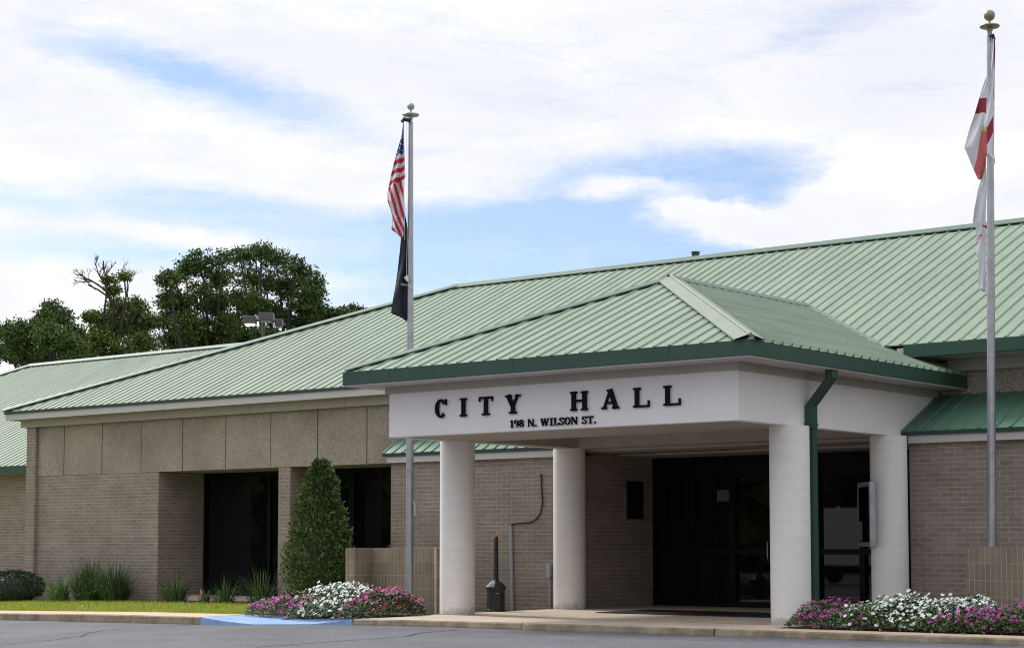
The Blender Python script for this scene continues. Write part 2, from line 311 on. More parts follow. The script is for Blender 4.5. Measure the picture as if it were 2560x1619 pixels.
ribbon(c, [(0, 1561), (60, 1559), (150, 1556)], .02)
ribbon(c, [(640, 1617), (900, 1598), (1010, 1590), (1060, 1580), (1150, 1573)], .025)
ribbon(c, [(1200, 1578), (1500, 1590), (1900, 1606)], .012)
tag(c.build('road_cracks', 'crack'), kind='structure')
# ------------------------------------------------------------------ kerbs, walk, slab
def strip(mb, x0, x1, n, prof):     # prof(x) -> list of (y,z)
    for k in range(n):
        xa, xb = lerp(x0, x1, k / n), lerp(x0, x1, (k + 1) / n); pa, pb = prof(xa), prof(xb)
        for q in range(len(pa) - 1): mb.face([(xa, *pa[q]), (xb, *pb[q]), (xb, *pb[q + 1]), (xa, *pa[q + 1])])
def kerbprof(x):
    e = .012 * fbm(x * 2.2, 0, 4)
    return [(KY + .0 + e, kb(x) - .2), (KY + e, kb(x) + .02), (KY + .015 + e, kt(x) - .02), (KY + .045 + e * .6, kt(x))]
XR0, XR1 = -4.15, -.42             # blue ramp between the kerbs
def seg(x0, x1, n, name='kerb'):
    k = MB(); strip(k, x0, x1, n, kerbprof)
    k.face([(x1, *q) for q in kerbprof(x1)] + [(x1, KY + .3, kt(x1)), (x1, KY + .3, kb(x1) - .2)])
    return tag(k.build(name, 'kerb', smooth=True, sharp=40), kind='structure')
seg(-44, XR0, 90); seg(XR1, 3.15, 24); seg(3.165, 6.62, 24); seg(6.65, 34, 130)
def walktop(x): return kt(x)
wk = MB(); strip(wk, -44, XR0, 60, lambda x: [(KY + .045 + .007 * fbm(x * 2.2, 0, 4), kt(x)), (KY + 1.15, kt(x) + .01), (KY + 1.2, kt(x) - .2)])
tag(wk.build('walk', 'walk'), kind='structure')
wr = MB(); strip(wr, 6.65, 34, 60, lambda x: [(KY + .045, kt(x)), (KY + .55, kt(x) + .008), (KY + .56, kt(x) - .2)])
tag(wr.build('walk', 'walk'), kind='structure')
def slabz(x, y):
    t = min(1, max(0, (y - KY) / 2.0)); return lerp(kt(x), -.0, t) if x > -.2 else kt(x)
s = MB()
NX, NY = 30, 30
for i in range(NX):
    for j in range(NY):
        x0, x1 = lerp(XR1, 7.1, i / NX), lerp(XR1, 7.1, (i + 1) / NX); y0, y1 = lerp(KY + .045, 6.3, (j / NY)), lerp(KY + .045, 6.3, ((j + 1) / NY))
        if x0 > 6.64 and y0 < KY + .5: continue
        s.face([(x0, y0, slabz(x0, y0)), (x1, y0, slabz(x1, y0)), (x1, y1, slabz(x1, y1)), (x0, y1, slabz(x0, y1))])
tag(s.build('pavement', 'concrete'), kind='structure')
# joints in the slab
j = MB()
for y in (-.35,): j.box(XR1 + .02, 6.6, y - .006, y + .006, -.05, slabz(3, y) + .004)
tag(j.build('pavement_joint', 'kerb'), kind='structure')
# blue ramp
s = MB()
def rampz(x, y):
    c_ = min(1, (x - XR0) / 1.5, (XR1 - x) / .8 ); c_ = max(0, c_) ** .8
    t = min(1, max(0, (y - KY + .12) / 1.15)); return lerp(lerp(kt(x), kb(x) + .012, c_), kt(x) + .005, t)
nx, ny = 40, 14
def rx(i): return lerp(XR0 + .004, XR1 - .004, i / nx)
def ry(i, j): 
    x = rx(i); c_ = max(0, min(1, (x - XR0) / 1.5, (XR1 - x) / .8)); return lerp(KY + .0 - .13 * c_, KY + 1.15, j / ny)
for i in range(nx):
    for jj in range(ny):
        P = [(rx(a_), ry(a_, b_), rampz(rx(a_), ry(a_, b_))) for a_, b_ in ((i, jj), (i + 1, jj), (i + 1, jj + 1), (i, jj + 1))]; s.face(P)
    A = (rx(i), ry(i, 0)); B = (rx(i + 1), ry(i + 1, 0)); s.face([(A[0], A[1], kb(A[0]) - .2), (B[0], B[1], kb(B[0]) - .2), (*B, rampz(*B)), (*A, rampz(*A))])
tag(s.build('kerb_ramp', 'blue', smooth=True, sharp=40), kind='structure')
# lawn sheet and planting soil
def lawnz(x, y): 
    zb = interp([(-40, -.5), (-18, -.23), (-13.2, -.14), (-9.8, -.11), (-5, -.1), (0, -.08), (30, .0)], x)
    t = min(1, max(0, (y - KY - 1.2) / 4)); return lerp(kt(x) - .01, zb, t)
s = MB()
for i in range(60):
    for jj in range(8):
        x0, x1 = lerp(-44, -2.7, i / 60), lerp(-44, -2.7, (i + 1) / 60); y0, y1 = lerp(KY + 1.16, WY + .1, jj / 8), lerp(KY + 1.16, WY + .1, (jj + 1) / 8)
        s.face([(x, y, lawnz(x, y)) for x, y in ((x0, y0), (x1, y0), (x1, y1), (x0, y1))])
tag(s.build('lawn', 'lawn'), kind='structure')
s = MB(); strip(s, 7.11, 34, 30, lambda x: [(KY + .55, kt(x) - .02), (YA + .1, .0)]); 
strip(s, -2.69, -.43, 12, lambda x: [(-1.7 + .25 * math.sin((x + 2.7) * 1.3), kt(x) - .02), (-1.2, kt(x) + .012), (WY - .6, lawnz(x, WY) + .015)]); strip(s, -18, -2.7, 30, lambda x: [(3.4, lawnz(x, 3.4) + .01), (WY + 1.6, lawnz(x, 4.4) + .012)])
tag(s.build('planting_bed', 'soil'), kind='structure')
# grass blades
s = MB(); rnd = random.Random(3)
for k in range(42000):
    x = rnd.uniform(-22, -3.0); y = KY + 1.14 + 4.6 * rnd.random() ** 1.5
    if y > 3.5: continue
    if x > -5.5 and y < .0 and x > -4.2 - .3: 
        if x > -3.4: continue
    z = lawnz(x, y); h = rnd.uniform(.035, .075); a_ = rnd.uniform(0, 6.28); wd = rnd.uniform(.004, .009); lx, ly = rnd.uniform(-.03, .03), rnd.uniform(-.03, .03)
    c_, s_ = math.cos(a_) * wd, math.sin(a_) * wd; s.face([(x - c_, y - s_, z - .01), (x + c_, y + s_, z - .01), (x + lx, y + ly, z + h)])
tag(s.build('grass', 'blade', uv=False), kind='stuff', label='short bright green lawn grass between walk and building', cat='grass')
# ------------------------------------------------------------------ the building
B_ = empty('city_hall', (3.3, 5, 0), 'low tan brick civic building with green ribbed metal roof and white columned entrance canopy', 'building')
def wall(mb, x0, x1, y0, y1, z0, z1): mb.box(x0, x1, y0, y1, z0, z1)
def part(mb, name, m, parent=B_, **k): return mb.build(name, m, parent, **k)
ZP0, ZP1 = 2.939, 4.19        # panels
# left wall
s = MB(); s.box(-17.87, -13.196, WY, WY + .3, -.6, ZP0); s.box(-13.5, -13.196, WY + .3, GY + .3, -.6, ZP0 - .004); part(s, 'brick_wall', 'brick')
s = MB(); s.box(-18.235, -17.87, WY - .1, WY + .6, -.6, 4.19); part(s, 'corner_pier', 'brick')
s = MB(); s.box(-9.095, -8.716, WY, WY + .57, -.6, ZP0); part(s, 'brick_pier', 'brick')
s = MB(); s.box(-4.888, .105, YA, YA + .3, -.6, 2.885); s.box(-.195, .105, YA + .3, GY + .3, -.6, 2.96); s.box(-4.888, -4.6, YA + .3, GY + .3, -.6, 2.9); part(s, 'brick_wall', 'brick')
s = MB(); s.box(6.83, 34, YA, YA + .3, -.6, 2.885); s.box(6.83, 7.13, YA + .3, GY + .3, -.6, 2.9); part(s, 'brick_wall', 'brick')
# panels
xj = [-17.868] + [-16.82 + 1.4925 * i for i in range(8)] + [-4.9]
for i in range(len(xj) - 1):
    s = MB(); s.box(xj[i] + .014, xj[i + 1] - .014, WY - .012 + .004 * (i % 3), WY + .18, ZP0, ZP1); part(s, 'concrete_panel', 'agg')
s = MB(); s.box(-17.86, 3, WY + .1, WY + .17, ZP0 + .01, ZP1 - .01); part(s, 'panel_backing', 'soil')
RY = 4.95                            # panel wall right of the canopy
xx = -4.9
for k in range(4): s = MB(); s.box(xx + .008, xx + 1.3 - .008, WY - .005, WY + .18, 3.3, ZP1); part(s, 'concrete_panel', 'agg'); xx += 1.3
xx = 6.2
for k in range(9):
    s = MB(); s.box(xx + .008, xx + 1.49 - .008, RY, RY + .18, 3.3, ZP1); part(s, 'concrete_panel', 'agg'); xx += 1.49
# recess soffits
s = MB(); s.box(-13.19, -9.1, WY + .19, GY + .3, ZP0 + .003, ZP0 + .05); s.box(-9.095, -8.72, WY + .58, GY + .3, ZP0 + .003, ZP0 + .05); s.box(-8.71, -4.9, WY + .19, GY + .3, ZP0 + .003, ZP0 + .05); part(s, 'recess_soffit', 'beige')
# recess floor
s = MB(); s.box(-13.19, -4.9, WY + .4, GY + .1, -.5, -.02); part(s, 'window_plinth', 'concrete')
# windows
def window(x0, x1, z0, z1, mull, y=GY):
    g_ = MB(); g_.box(x0, x1, y, y + .03, z0, z1); go = part(g_, 'window', 'glass', uv=False)
    f = MB()
    for m_ in mull: f.box(m_ - .04, m_ + .04, y - .07, y - .002, z0 + .08, z1 - .08)
    f.box(x0, x1, y - .075, y - .003, z0, z0 + .08); f.box(x0, x1, y - .075, y - .003, z1 - .08, z1)
    f.box(x0, x0 + .07, y - .072, y - .003, z0 + .08, z1 - .08); f.box(x1 - .07, x1, y - .072, y - .003, z0 + .08, z1 - .08)
    f.build('window_frame', 'frame', go)
window(-13.19, -8.2, -.01, ZP0 - .01, [-10.9, -9.95]); window(-8.19, -4.9, -.012, ZP0 - .01, [-6.6])
for x0, x1, (uL, uR) in ((0, 0, (0, 0)),): pass
bl = MB(); bl.box(-9.9, -8.3, GY - .0, GY + .012, .02, .03); 
# entrance glass wall and doors
DZ = 2.915
def door_bay(x0, x1, doors, name):
    g_ = MB(); g_.box(x0, x1, GY, GY + .03, .0, DZ); go = part(g_, name, 'glass', uv=False)
    f = MB(); f.box(x0, x1, GY - .08, GY - .003, DZ - .42, DZ); f.box(x0, x1, GY - .081, GY - .004, 0, .1)
    f.box(x0, x0 + .05, GY - .082, GY - .003, .1, DZ - .42); f.box(x1 - .05, x1, GY - .082, GY - .003, .1, DZ - .42)
    if doors: f.box(x0 + .05, x1 - .05, GY - .078, GY - .003, 1.02, 1.12)
    f.build('door_frame' if doors else 'window_frame', 'frame', go)
    return go
xs_ = [.105, 1.05, 1.97, 2.89, 3.81, 4.73, 5.65, 6.83]
for k in range(7):
    dgo = door_bay(xs_[k] + .003, xs_[k + 1] - .003, 1, 'entrance_door' if k in (2, 3) else 'entrance_window')
    if k in (2, 3):
        h = MB(); xh = xs_[k + 1] - .12 if k == 2 else xs_[k] + .12; h.tube([(xh, GY - .1, .9), (xh, GY - .14, .95), (xh, GY - .14, 1.25), (xh, GY - .1, 1.3)], .012); h.build('door_handle', 'alu', dgo)
s = MB(); P = aty(1792, 1250, GY - .1); s.box(P.x - .0, P.x + .28, GY - .094, GY - .09, P.z - .02, P.z + .2); part(s, 'door_notice', 'paper')
s = MB(); P = aty(2100, 1506, GY - .1)
for k in range(26): s.box(P.x - .1 + k * .014, P.x - .09 + k * .014, GY - .0835, GY - .083, P.z, P.z + .012 * (.5 + random.random() * .5))
s2 = part(s, 'door_lettering', 'paper')
# plaque on the return wall
A = atx(1566, 1202, .11); C2 = atx(1606, 1297, .11)
s = MB(); s.box(.107, .14, A.y, C2.y, C2.z, A.z); part(s, 'plaque', 'frame', bevel=.006)
# vestibule ceiling & canopy underside
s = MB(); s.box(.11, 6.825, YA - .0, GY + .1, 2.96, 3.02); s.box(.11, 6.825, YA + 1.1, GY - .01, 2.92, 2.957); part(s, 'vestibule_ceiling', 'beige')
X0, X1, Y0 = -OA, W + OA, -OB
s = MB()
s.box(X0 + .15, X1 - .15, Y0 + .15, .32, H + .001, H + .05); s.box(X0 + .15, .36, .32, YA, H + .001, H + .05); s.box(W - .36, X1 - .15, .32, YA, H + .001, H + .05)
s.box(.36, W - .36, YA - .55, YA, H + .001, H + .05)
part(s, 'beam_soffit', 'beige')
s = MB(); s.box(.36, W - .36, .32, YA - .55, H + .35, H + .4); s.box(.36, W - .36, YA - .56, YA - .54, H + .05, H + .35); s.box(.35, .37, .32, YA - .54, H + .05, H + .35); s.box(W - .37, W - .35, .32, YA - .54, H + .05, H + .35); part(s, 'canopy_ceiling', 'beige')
# white beams
s = MB(); ZF = H2 + .03
s.box(X0, X1, Y0, Y0 + .15, H, ZF); s.box(X0, X0 + .15, Y0 + .15, WY, H, ZF); s.box(X1 - .15, X1, Y0 + .15, RY, H, ZF)
beam = part(s, 'canopy_beam', 'white', bevel=.012)
ZG, ZGB, GO = 4.093, 3.872, .5575
# frieze under the soffit
s = MB(); zf0, zf1 = H2, ZGB - .02
s.box(X0 - .05, X1 + .05, Y0 - .05, Y0 - .002, zf0, zf1); s.box(X0 - .05, X0 - .002, Y0 - .002, WY - .1, zf0, zf1); s.box(X1 + .002, X1 + .05, Y0 - .002, RY - .1, zf0, zf1); part(s, 'canopy_frieze', 'beige')
s = MB(); s.box(X0 - GO + .02, X1 + GO - .02, Y0 - GO + .02, Y0, zf1, zf1 + .04); s.box(X0 - GO + .02, X0, Y0, WY - .1, zf1, zf1 + .04); s.box(X1, X1 + GO - .02, Y0, RY - .05, zf1, zf1 + .04); part(s, 'canopy_soffit', 'fascia')
# canopy gutter
s = MB(); gx0, gx1, gy0 = X0 - GO, X1 + GO, Y0 - GO
s.box(gx0, gx1, gy0, gy0 + .1, ZGB, ZG); s.box(gx0, gx0 + .1, gy0 + .1, WY - .1, ZGB, ZG); s.box(gx1 - .1, gx1, gy0 + .1, RY - .02, ZGB, ZG); 
part(s, 'gutter', 'green', bevel=.006)
# gutter seams
for x in (.4, 3.0, 5.9): s = MB(); s.box(x, x + .006, gy0 - .003, gy0 - .0005, ZGB + .004, ZG - .004); part(s, 'gutter_seam', 'drip')
s = MB(); s.box(gx1 + .0005, gx1 + .003, 1.2, 1.206, ZGB + .004, ZG - .004); part(s, 'gutter_seam', 'drip')
# columns
for x, y in ((0, 0), (0, DC), (W, 0), (W, DC)):
    s = MB(); s.lathe([(RC, -.15)] + [(RC, .0)] + [(RC * (1 + .0015 * math.sin(k * 2.1)), k * .1) for k in range(1, 30)] + [(RC, H)], (x, y, 0), 64); part(s, 'column', 'colw', smooth=True, sharp=50)
    if y: pass
# ---- ribbed metal roofs
def roof_face(mb, O, ex, es, poly, pitch=.27, first=.1, rh=.024, rb=.030, rt=.012, thick=.02):
    ex, es = Vector(ex).normalized(), Vector(es).normalized(); n = ex.cross(es).normalized()
    if n.z < 0: n = -n
    P3 = lambda a_, b_, h=0: O + ex * a_ + es * b_ + n * h
    mb.prism([P3(a_, b_, 0) for a_, b_ in poly], -n * thick)
    xs2 = [p[0] for p in poly]; x = min(xs2) + first
    def spans(x):
        ys2 = []
        for (a0, b0), (a1, b1) in zip(poly, poly[1:] + poly[:1]):
            if (a0 - x) * (a1 - x) < 0: ys2.append(b0 + (b1 - b0) * (x - a0) / (a1 - a0))
        ys2.sort(); return list(zip(ys2[::2], ys2[1::2]))
    while x < max(xs2):
        for b0, b1 in spans(x):
            L = [P3(x + o, b0 - (.012), h) for o, h in ((-rb, .0005), (-rt, rh), (rt, rh), (rb, .0005))]; U = [P3(x + o, b1, h) for o, h in ((-rb, .0005), (-rt, rh), (rt, rh), (rb, .0005))]
            for k in range(3): mb.face([L[k], L[k + 1], U[k + 1], U[k]])
            mb.face(list(reversed(L)))
        x += pitch
    return P3, spans
def screws(mb, P3, spans, xmin, xmax, rows, pitch=.27, first=.1):
    x = xmin + first
    while x < xmax:
        for b0, b1 in spans(x):
            for r_ in rows:
                if b0 < r_ < b1 - .1:
                    c_ = P3(x + .07, r_, 0); q = P3(x + .07, r_, .012); e1 = (P3(x + .079, r_, .012) - q); e2 = (P3(x + .07, r_ + .009, .012) - q)
                    mb.face([q - e1 - e2, q + e1 - e2, q + e1 + e2, q - e1 + e2])
        x += pitch
# main roof: eave y 4.02, ridge y 10.73
EY, EZ, SL = 3.99, 4.60, .47
XT, XE, RYY = -18.69, 34., 10.73
SL = .464; RZ = EZ + SL * (RYY - EY); sl = math.hypot(1, SL); Ls = (RYY - EY) * sl; hipdx = 9.15 - .0
HX = -9.14 - XT                       # plan length of the left hip
s = MB(); P3, sp = roof_face(s, Vector((XT, EY, EZ)), (1, 0, 0), (0, 1, SL), [(0, 0), (XE - XT, 0), (XE - XT, Ls), (HX, Ls)])
scw = MB(); screws(scw, P3, sp, 0, XE - XT, [.25 + 1.22 * k for k in range(6)])
# left hip face and back face
s.prism([(XT, EY, EZ), (-9.14, RYY, RZ), (XT, RYY * 2 - EY, EZ)], (0, 0, -.02)); s.prism([(-9.14, RYY, RZ), (XE, RYY, RZ), (XE, 2 * RYY - EY, EZ), (XT, 2 * RYY - EY, EZ)], (0, 0, -.02))
part(s, 'main_roof', 'roof')
def capstrip(mb, A, B, wd, nrm, h=.06, lip=.02, mid=.03):      # bent cap flashing along A-B
    A, B = Vector(A), Vector(B); t = (B - A).normalized()
    s1, s2 = nrm                                  # the two down-slope directions
    s1 = Vector(s1).normalized(); s2 = Vector(s2).normalized(); up = Vector((0, 0, h)); m_ = Vector((0, 0, mid))
    for s_ in (s1, s2):
        a0, a1, a2 = A + up + m_, A + s_ * wd + up, A + s_ * wd + up - Vector((0, 0, lip)); b0, b1, b2 = B + up + m_, B + s_ * wd + up, B + s_ * wd + up - Vector((0, 0, lip))
        mb.face([a0, a1, b1, b0]); mb.face([a1, a2, b2, b1]); mb.face([a0 - m_ * .6, a1 - Vector((0, 0, .006)), b1 - Vector((0, 0, .006)), b0 - m_ * .6])
s = MB()
capstrip(s, (-9.3, RYY, RZ), (XE, RYY, RZ), .2, ((0, -1, -SL), (0, 1, -SL)))
hd = Vector((HX, RYY - EY, RZ - EZ)).normalized()
capstrip(s, (XT, EY, EZ), (-9.14, RYY, RZ), .2, ((.577, -.8, -.3), (-.8, .5, -.3)), h=.065)
part(s, 'ridge_cap', 'cap')
vb = MB(); vp = aty(1739, 655, RYY + .2); vb.lathe([(.09, -.4), (.09, .2), (.1, .2), (.1, .24)], (vp.x, vp.y, vp.z), 16); part(vb, 'roof_vent', 'drip', smooth=True, sharp=40)
# left eave fascia, frieze, soffit
s = MB(); s.box(XT + .02, -.6, EY + .03, EY + .06, 4.375, 4.56); s.box(XT + .02, XT + .05, EY + .06, 17, 4.375, 4.56); part(s, 'eave_fascia', 'fascia')
s = MB(); s.box(XT - .01, -.6, EY + .0, EY + .028, 4.53, 4.585); s.box(XT - .012, XT + .018, EY + .03, 17, 4.53, 4.585); part(s, 'drip_edge', 'drip')
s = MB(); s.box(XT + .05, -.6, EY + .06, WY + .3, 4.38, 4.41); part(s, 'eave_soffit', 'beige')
s = MB(); s.box(-18.42, -.6, WY - .16, WY - .11, 4.19, 4.378); s.box(-18.42, -.61, WY - .11, WY + .1, 4.195, 4.376); part(s, 'eave_frieze', 'beige')
for x in (-12.9, -9.9, -6.9, -3.9): s = MB(); s.box(x, x + .012, WY - .163, WY - .16, 4.19, 4.375); part(s, 'frieze_joint', 'kerb')
# right eave gutter
s = MB(); s.box(6.62, 34, EY - .1, EY + .0, 4.36, 4.585); part(s, 'gutter', 'green', bevel=.006)
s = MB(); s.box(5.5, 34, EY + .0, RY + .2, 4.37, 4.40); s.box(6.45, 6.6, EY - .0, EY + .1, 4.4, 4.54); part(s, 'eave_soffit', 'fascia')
s = MB(); s.box(7.0, 34, RY - .16, RY - .01, 4.17, 4.365); part(s, 'eave_frieze', 'beige')
s = MB(); s.box(7.0, 34, RY + .02, RY + .1, 3.3, 4.36); part(s, 'panel_backing', 'soil')
# canopy roof: hip with ridge running back into the main roof
RX, AY, AZ = 3.315, 1.76, 5.755
zc = ZG - .0; cs = (AZ - zc) / (AY - gy0)
VY = 7.2
s = MB(); scl = math.hypot(1, cs); half = RX - gx0; Lf = (AY - gy0) * scl
P3, sp = roof_face(s, Vector((gx0, gy0, zc)), (1, 0, 0), (0, 1, cs), [(0, 0), (gx1 - gx0, 0), (gx1 - RX + (RX - gx0) - (gx1 - RX), Lf)], first=.12)
screws(scw, P3, sp, 0, gx1 - gx0, [.25, 1.3, 2.4, 3.5], first=.12)
csr = (AZ - zc) / (gx1 - RX); csl = math.hypot(1, csr)
# right face: clipped where it runs into the main roof
yv = lambda z: EY + (z - EZ) / SL
Lr = (gx1 - RX) * csl
P3, sp = roof_face(s, Vector((gx1, gy0, zc)), (0, 1, 0), (-1, 0, csr), [(0, 0), (RY - gy0 + .0, 0), (RY - gy0, (4.6 - zc) / (AZ - zc) * Lr + .0), (yv(4.65) - gy0 + .02, (4.65 - zc) / (AZ - zc) * Lr), (yv(AZ) - gy0, Lr), (AY - gy0, Lr)], first=.05, rh=.05, rb=.04)
P3, sp = roof_face(s, Vector((gx0, gy0, zc)), (0, 1, 0), (1, 0, (AZ - zc) / (RX - gx0)), [(0, 0), (WY - gy0, 0), (yv(AZ) - gy0, (RX - gx0) * math.hypot(1, (AZ - zc) / (RX - gx0))), (AY - gy0, (RX - gx0) * math.hypot(1, (AZ - zc) / (RX - gx0)))], first=.05)
part(s, 'canopy_roof', 'roof')
s = MB()
capstrip(s, (RX, AY - .05, AZ), (RX, yv(AZ) + .02, AZ), .17, ((1, 0, -csr), (-1, 0, -csr)), h=.06)
def hipcap(c0):
    A = Vector((c0, gy0 + .0, zc)); B = Vector((RX, AY, AZ)); d_ = (B - A); sg = 1 if c0 > RX else -1
    # directions across the hip lying in each face: horizontal components along the eaves
    f1 = Vector((-sg, 0, 0)); f2 = Vector((0, 1, 0)); t = d_.normalized()
    f1 = (f1 - t * f1.dot(t)); f2 = (f2 - t * f2.dot(t)); capstrip(s, A + t * .03, B, .23 if c0 > RX else .15, (f1, f2), h=.055, mid=.02)
    # rolled centre rib
hipcap(gx0)
part(s, 'canopy_cap', 'cap'); s = MB(); hipcap(gx1); t_ = (Vector((RX, AY, AZ)) - Vector((gx1, gy0, zc))); s.tube([Vector((gx1, gy0, zc + .07)), Vector((RX, AY, AZ + .07))], .028, 6); part(s, 'hip_cap', 'capl')
# valley flashing (bare, between canopy roof and main roof)
s = MB()
A = Vector((RX, yv(AZ), AZ)); Bv = Vector((gx1 - (4.62 - zc) / csr, yv(4.62), 4.62)); t = (Bv - A).normalized()
n1 = Vector((1, 0, 0)); n1 = n1 - t * n1.dot(t); n1.normalize()
for k in range(14):
    a0, a1 = A.lerp(Bv, k / 14), A.lerp(Bv, (k + 1) / 14); wdt = .07
    s.face([a0 + Vector((-.02, -.03, .03)), a1 + Vector((-.02, -.03, .03)), a1 + Vector((wdt, .03, .055)), a0 + Vector((wdt, .03, .055))])
part(s, 'valley_flashing', 'cap')
tag(part(scw, 'roof_screws', 'drip', uv=False), kind='stuff')
# awning roofs
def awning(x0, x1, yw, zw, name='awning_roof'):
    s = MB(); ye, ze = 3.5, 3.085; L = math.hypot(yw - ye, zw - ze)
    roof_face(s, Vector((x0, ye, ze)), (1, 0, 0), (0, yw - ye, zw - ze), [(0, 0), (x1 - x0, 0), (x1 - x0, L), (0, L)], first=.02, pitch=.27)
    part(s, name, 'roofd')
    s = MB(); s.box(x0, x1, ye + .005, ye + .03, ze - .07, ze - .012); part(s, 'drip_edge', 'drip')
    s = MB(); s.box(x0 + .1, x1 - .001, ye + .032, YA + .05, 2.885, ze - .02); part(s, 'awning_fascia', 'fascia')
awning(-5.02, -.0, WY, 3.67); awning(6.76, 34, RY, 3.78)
# letters on the beam
def seg_poly(p, q, w0, w1=None):
    w1 = w0 if w1 is None else w1; p, q = Vector(p), Vector(q); t = (q - p).normalized(); n_ = Vector((-t.y, t.x)); return [p + n_ * w0 / 2, p - n_ * w0 / 2, q - n_ * w1 / 2, q + n_ * w1 / 2]
def arc(cx, cy, rx, ry, a0, a1, w0, w1, n=14):
    P = []; 
    for k in range(n):
        ta, tb = R(lerp(a0, a1, k / n)), R(lerp(a0, a1, (k + 1) / n)); wa_ = lambda t: lerp(w1, w0, abs(math.cos(t)))
        P.append([Vector((cx + rx * math.cos(ta), cy + ry * math.sin(ta))), Vector((cx + rx * math.cos(tb), cy + ry * math.sin(tb))), Vector((cx + (rx - wa_(tb)) * math.cos(tb), cy + (ry - wa_(tb)) * math.sin(tb))), Vector((cx + (rx - wa_(ta)) * math.cos(ta), cy + (ry - wa_(ta)) * math.sin(ta)))])
    return P
def rect(x0, x1, y0, y1): return [Vector((x0, y0)), Vector((x1, y0)), Vector((x1, y1)), Vector((x0, y1))]
def glyph(ch, w_, T=.26, t=.11):
    if TS: T, t = TS     # unit height, width w_; T stem, t thin
    g = []
    if ch == 'I': g = [rect(w_ / 2 - T / 2, w_ / 2 + T / 2, 0, 1), rect(0, w_, 0, t), rect(0, w_, 1 - t, 1)]
    elif ch == 'T': g = [rect(w_ / 2 - T / 2, w_ / 2 + T / 2, 0, 1), rect(0, w_, 1 - t, 1), rect(w_ / 2 - .26, w_ / 2 + .26, 0, t), rect(0, .09, .74, 1), rect(w_ - .09, w_, .74, 1)]
    elif ch == 'L': g = [rect(.1, .1 + T, 0, 1), rect(0, w_, 0, t), rect(0, .2 + T, 1 - t, 1), rect(w_ - .1, w_, 0, .34)]
    elif ch == 'H': g = [rect(.08, .08 + T, 0, 1), rect(w_ - .08 - T, w_ - .08, 0, 1), rect(.08, w_ - .08, .45, .57), rect(0, .17 + T, 0, t), rect(0, .17 + T, 1 - t, 1), rect(w_ - .17 - T, w_, 0, t), rect(w_ - .17 - T, w_, 1 - t, 1)]
    elif ch == 'Y': g = [rect(w_ / 2 - T / 2, w_ / 2 + T / 2, 0, .48), seg_poly((.17, 1), (w_ / 2 - .02, .42), T * 1.0), seg_poly((w_ - .17, 1), (w_ / 2 + .02, .42), T * .6), rect(w_ / 2 - .26, w_ / 2 + .26, 0, t), rect(0, .42, 1 - t, 1), rect(w_ - .36, w_, 1 - t, 1)]
    elif ch == 'A': g = [seg_poly((.15, .02), (w_ / 2, 1), T * .5), seg_poly((w_ - .18, .02), (w_ / 2 - .02, 1), T), rect(.25, w_ - .3, .26, .37), rect(0, .34, 0, t), rect(w_ - .42, w_, 0, t), rect(w_ / 2 - .2, w_ / 2 + .12, 1 - t, 1)]
    elif ch == 'C': g = arc(w_ / 2, .5, w_ / 2, .52, 42, 312, T, t) + [rect(w_ - .1, w_, .66, 1.0)]
    elif ch == 'O': g = arc(w_ / 2, .5, w_ / 2, .52, 0, 360, T, t, 20)
    elif ch == 'N': g = [rect(.08, .2, 0, 1), rect(w_ - .2, w_ - .08, 0, 1), seg_poly((.15, 1), (w_ - .13, 0), T), rect(0, .3, 0, t), rect(w_ - .3, w_, 1 - t, 1), rect(0, .2, 1 - t, 1)]
    elif ch == 'W': g = [seg_poly((.12, 1), (w_ * .3, 0), T * .9), seg_poly((w_ * .5, .95), (w_ * .3, 0), T * .5), seg_poly((w_ * .47, 1), (w_ * .7, 0), T * .9), seg_poly((w_ - .12, 1), (w_ * .7, 0), T * .5), rect(0, .32, 1 - t, 1), rect(w_ - .28, w_, 1 - t, 1), rect(w_ * .38, w_ * .6, 1 - t, 1)]
    elif ch == 'S': g = arc(w_ / 2, .74, w_ / 2, .27, 35, 270, T * .85, t, 12) + arc(w_ / 2, .26, w_ / 2, .27, -145, 90, T * .85, t, 12) + [rect(w_ - .1, w_, .68, .98), rect(0, .1, .02, .32)]
    elif ch == '1': g = [rect(w_ / 2 - T / 2, w_ / 2 + T / 2, 0, 1), rect(0, w_, 0, t), seg_poly((.02, .8), (w_ / 2, .96), .12)]
    elif ch == '9': g = arc(w_ / 2, .7, w_ / 2, .31, 0, 360, T * .8, t, 16) + arc(w_ / 2 - .04, .42, w_ / 2 + .04, .42, -95, 10, T * .7, t, 10)
    elif ch == '8': g = arc(w_ / 2, .75, w_ / 2 * .9, .26, 0, 360, T * .75, t, 16) + arc(w_ / 2, .27, w_ / 2, .29, 0, 360, T * .8, t, 16)
    elif ch == '.': g = [rect(0, w_, 0, .2)]
    return g
def letter(ch, x, z, w_, h, depth, off, name='letter'):
    mb = MB(); wu = w_ / h
    for k, poly in enumerate(glyph(ch, wu)):
        e = .0006 * (k % 9); yb = Y0 - off - depth - e
        mb.prism([(x + p.x * h, yb, z + p.y * h) for p in poly], (0, depth + 2 * e, 0))
    mb.build(name, 'black', beam)
TS = None
LB = Y0 - .06
def LP(u, v): return aty(u, v, LB)
so_, sx_ = 850, 2.535
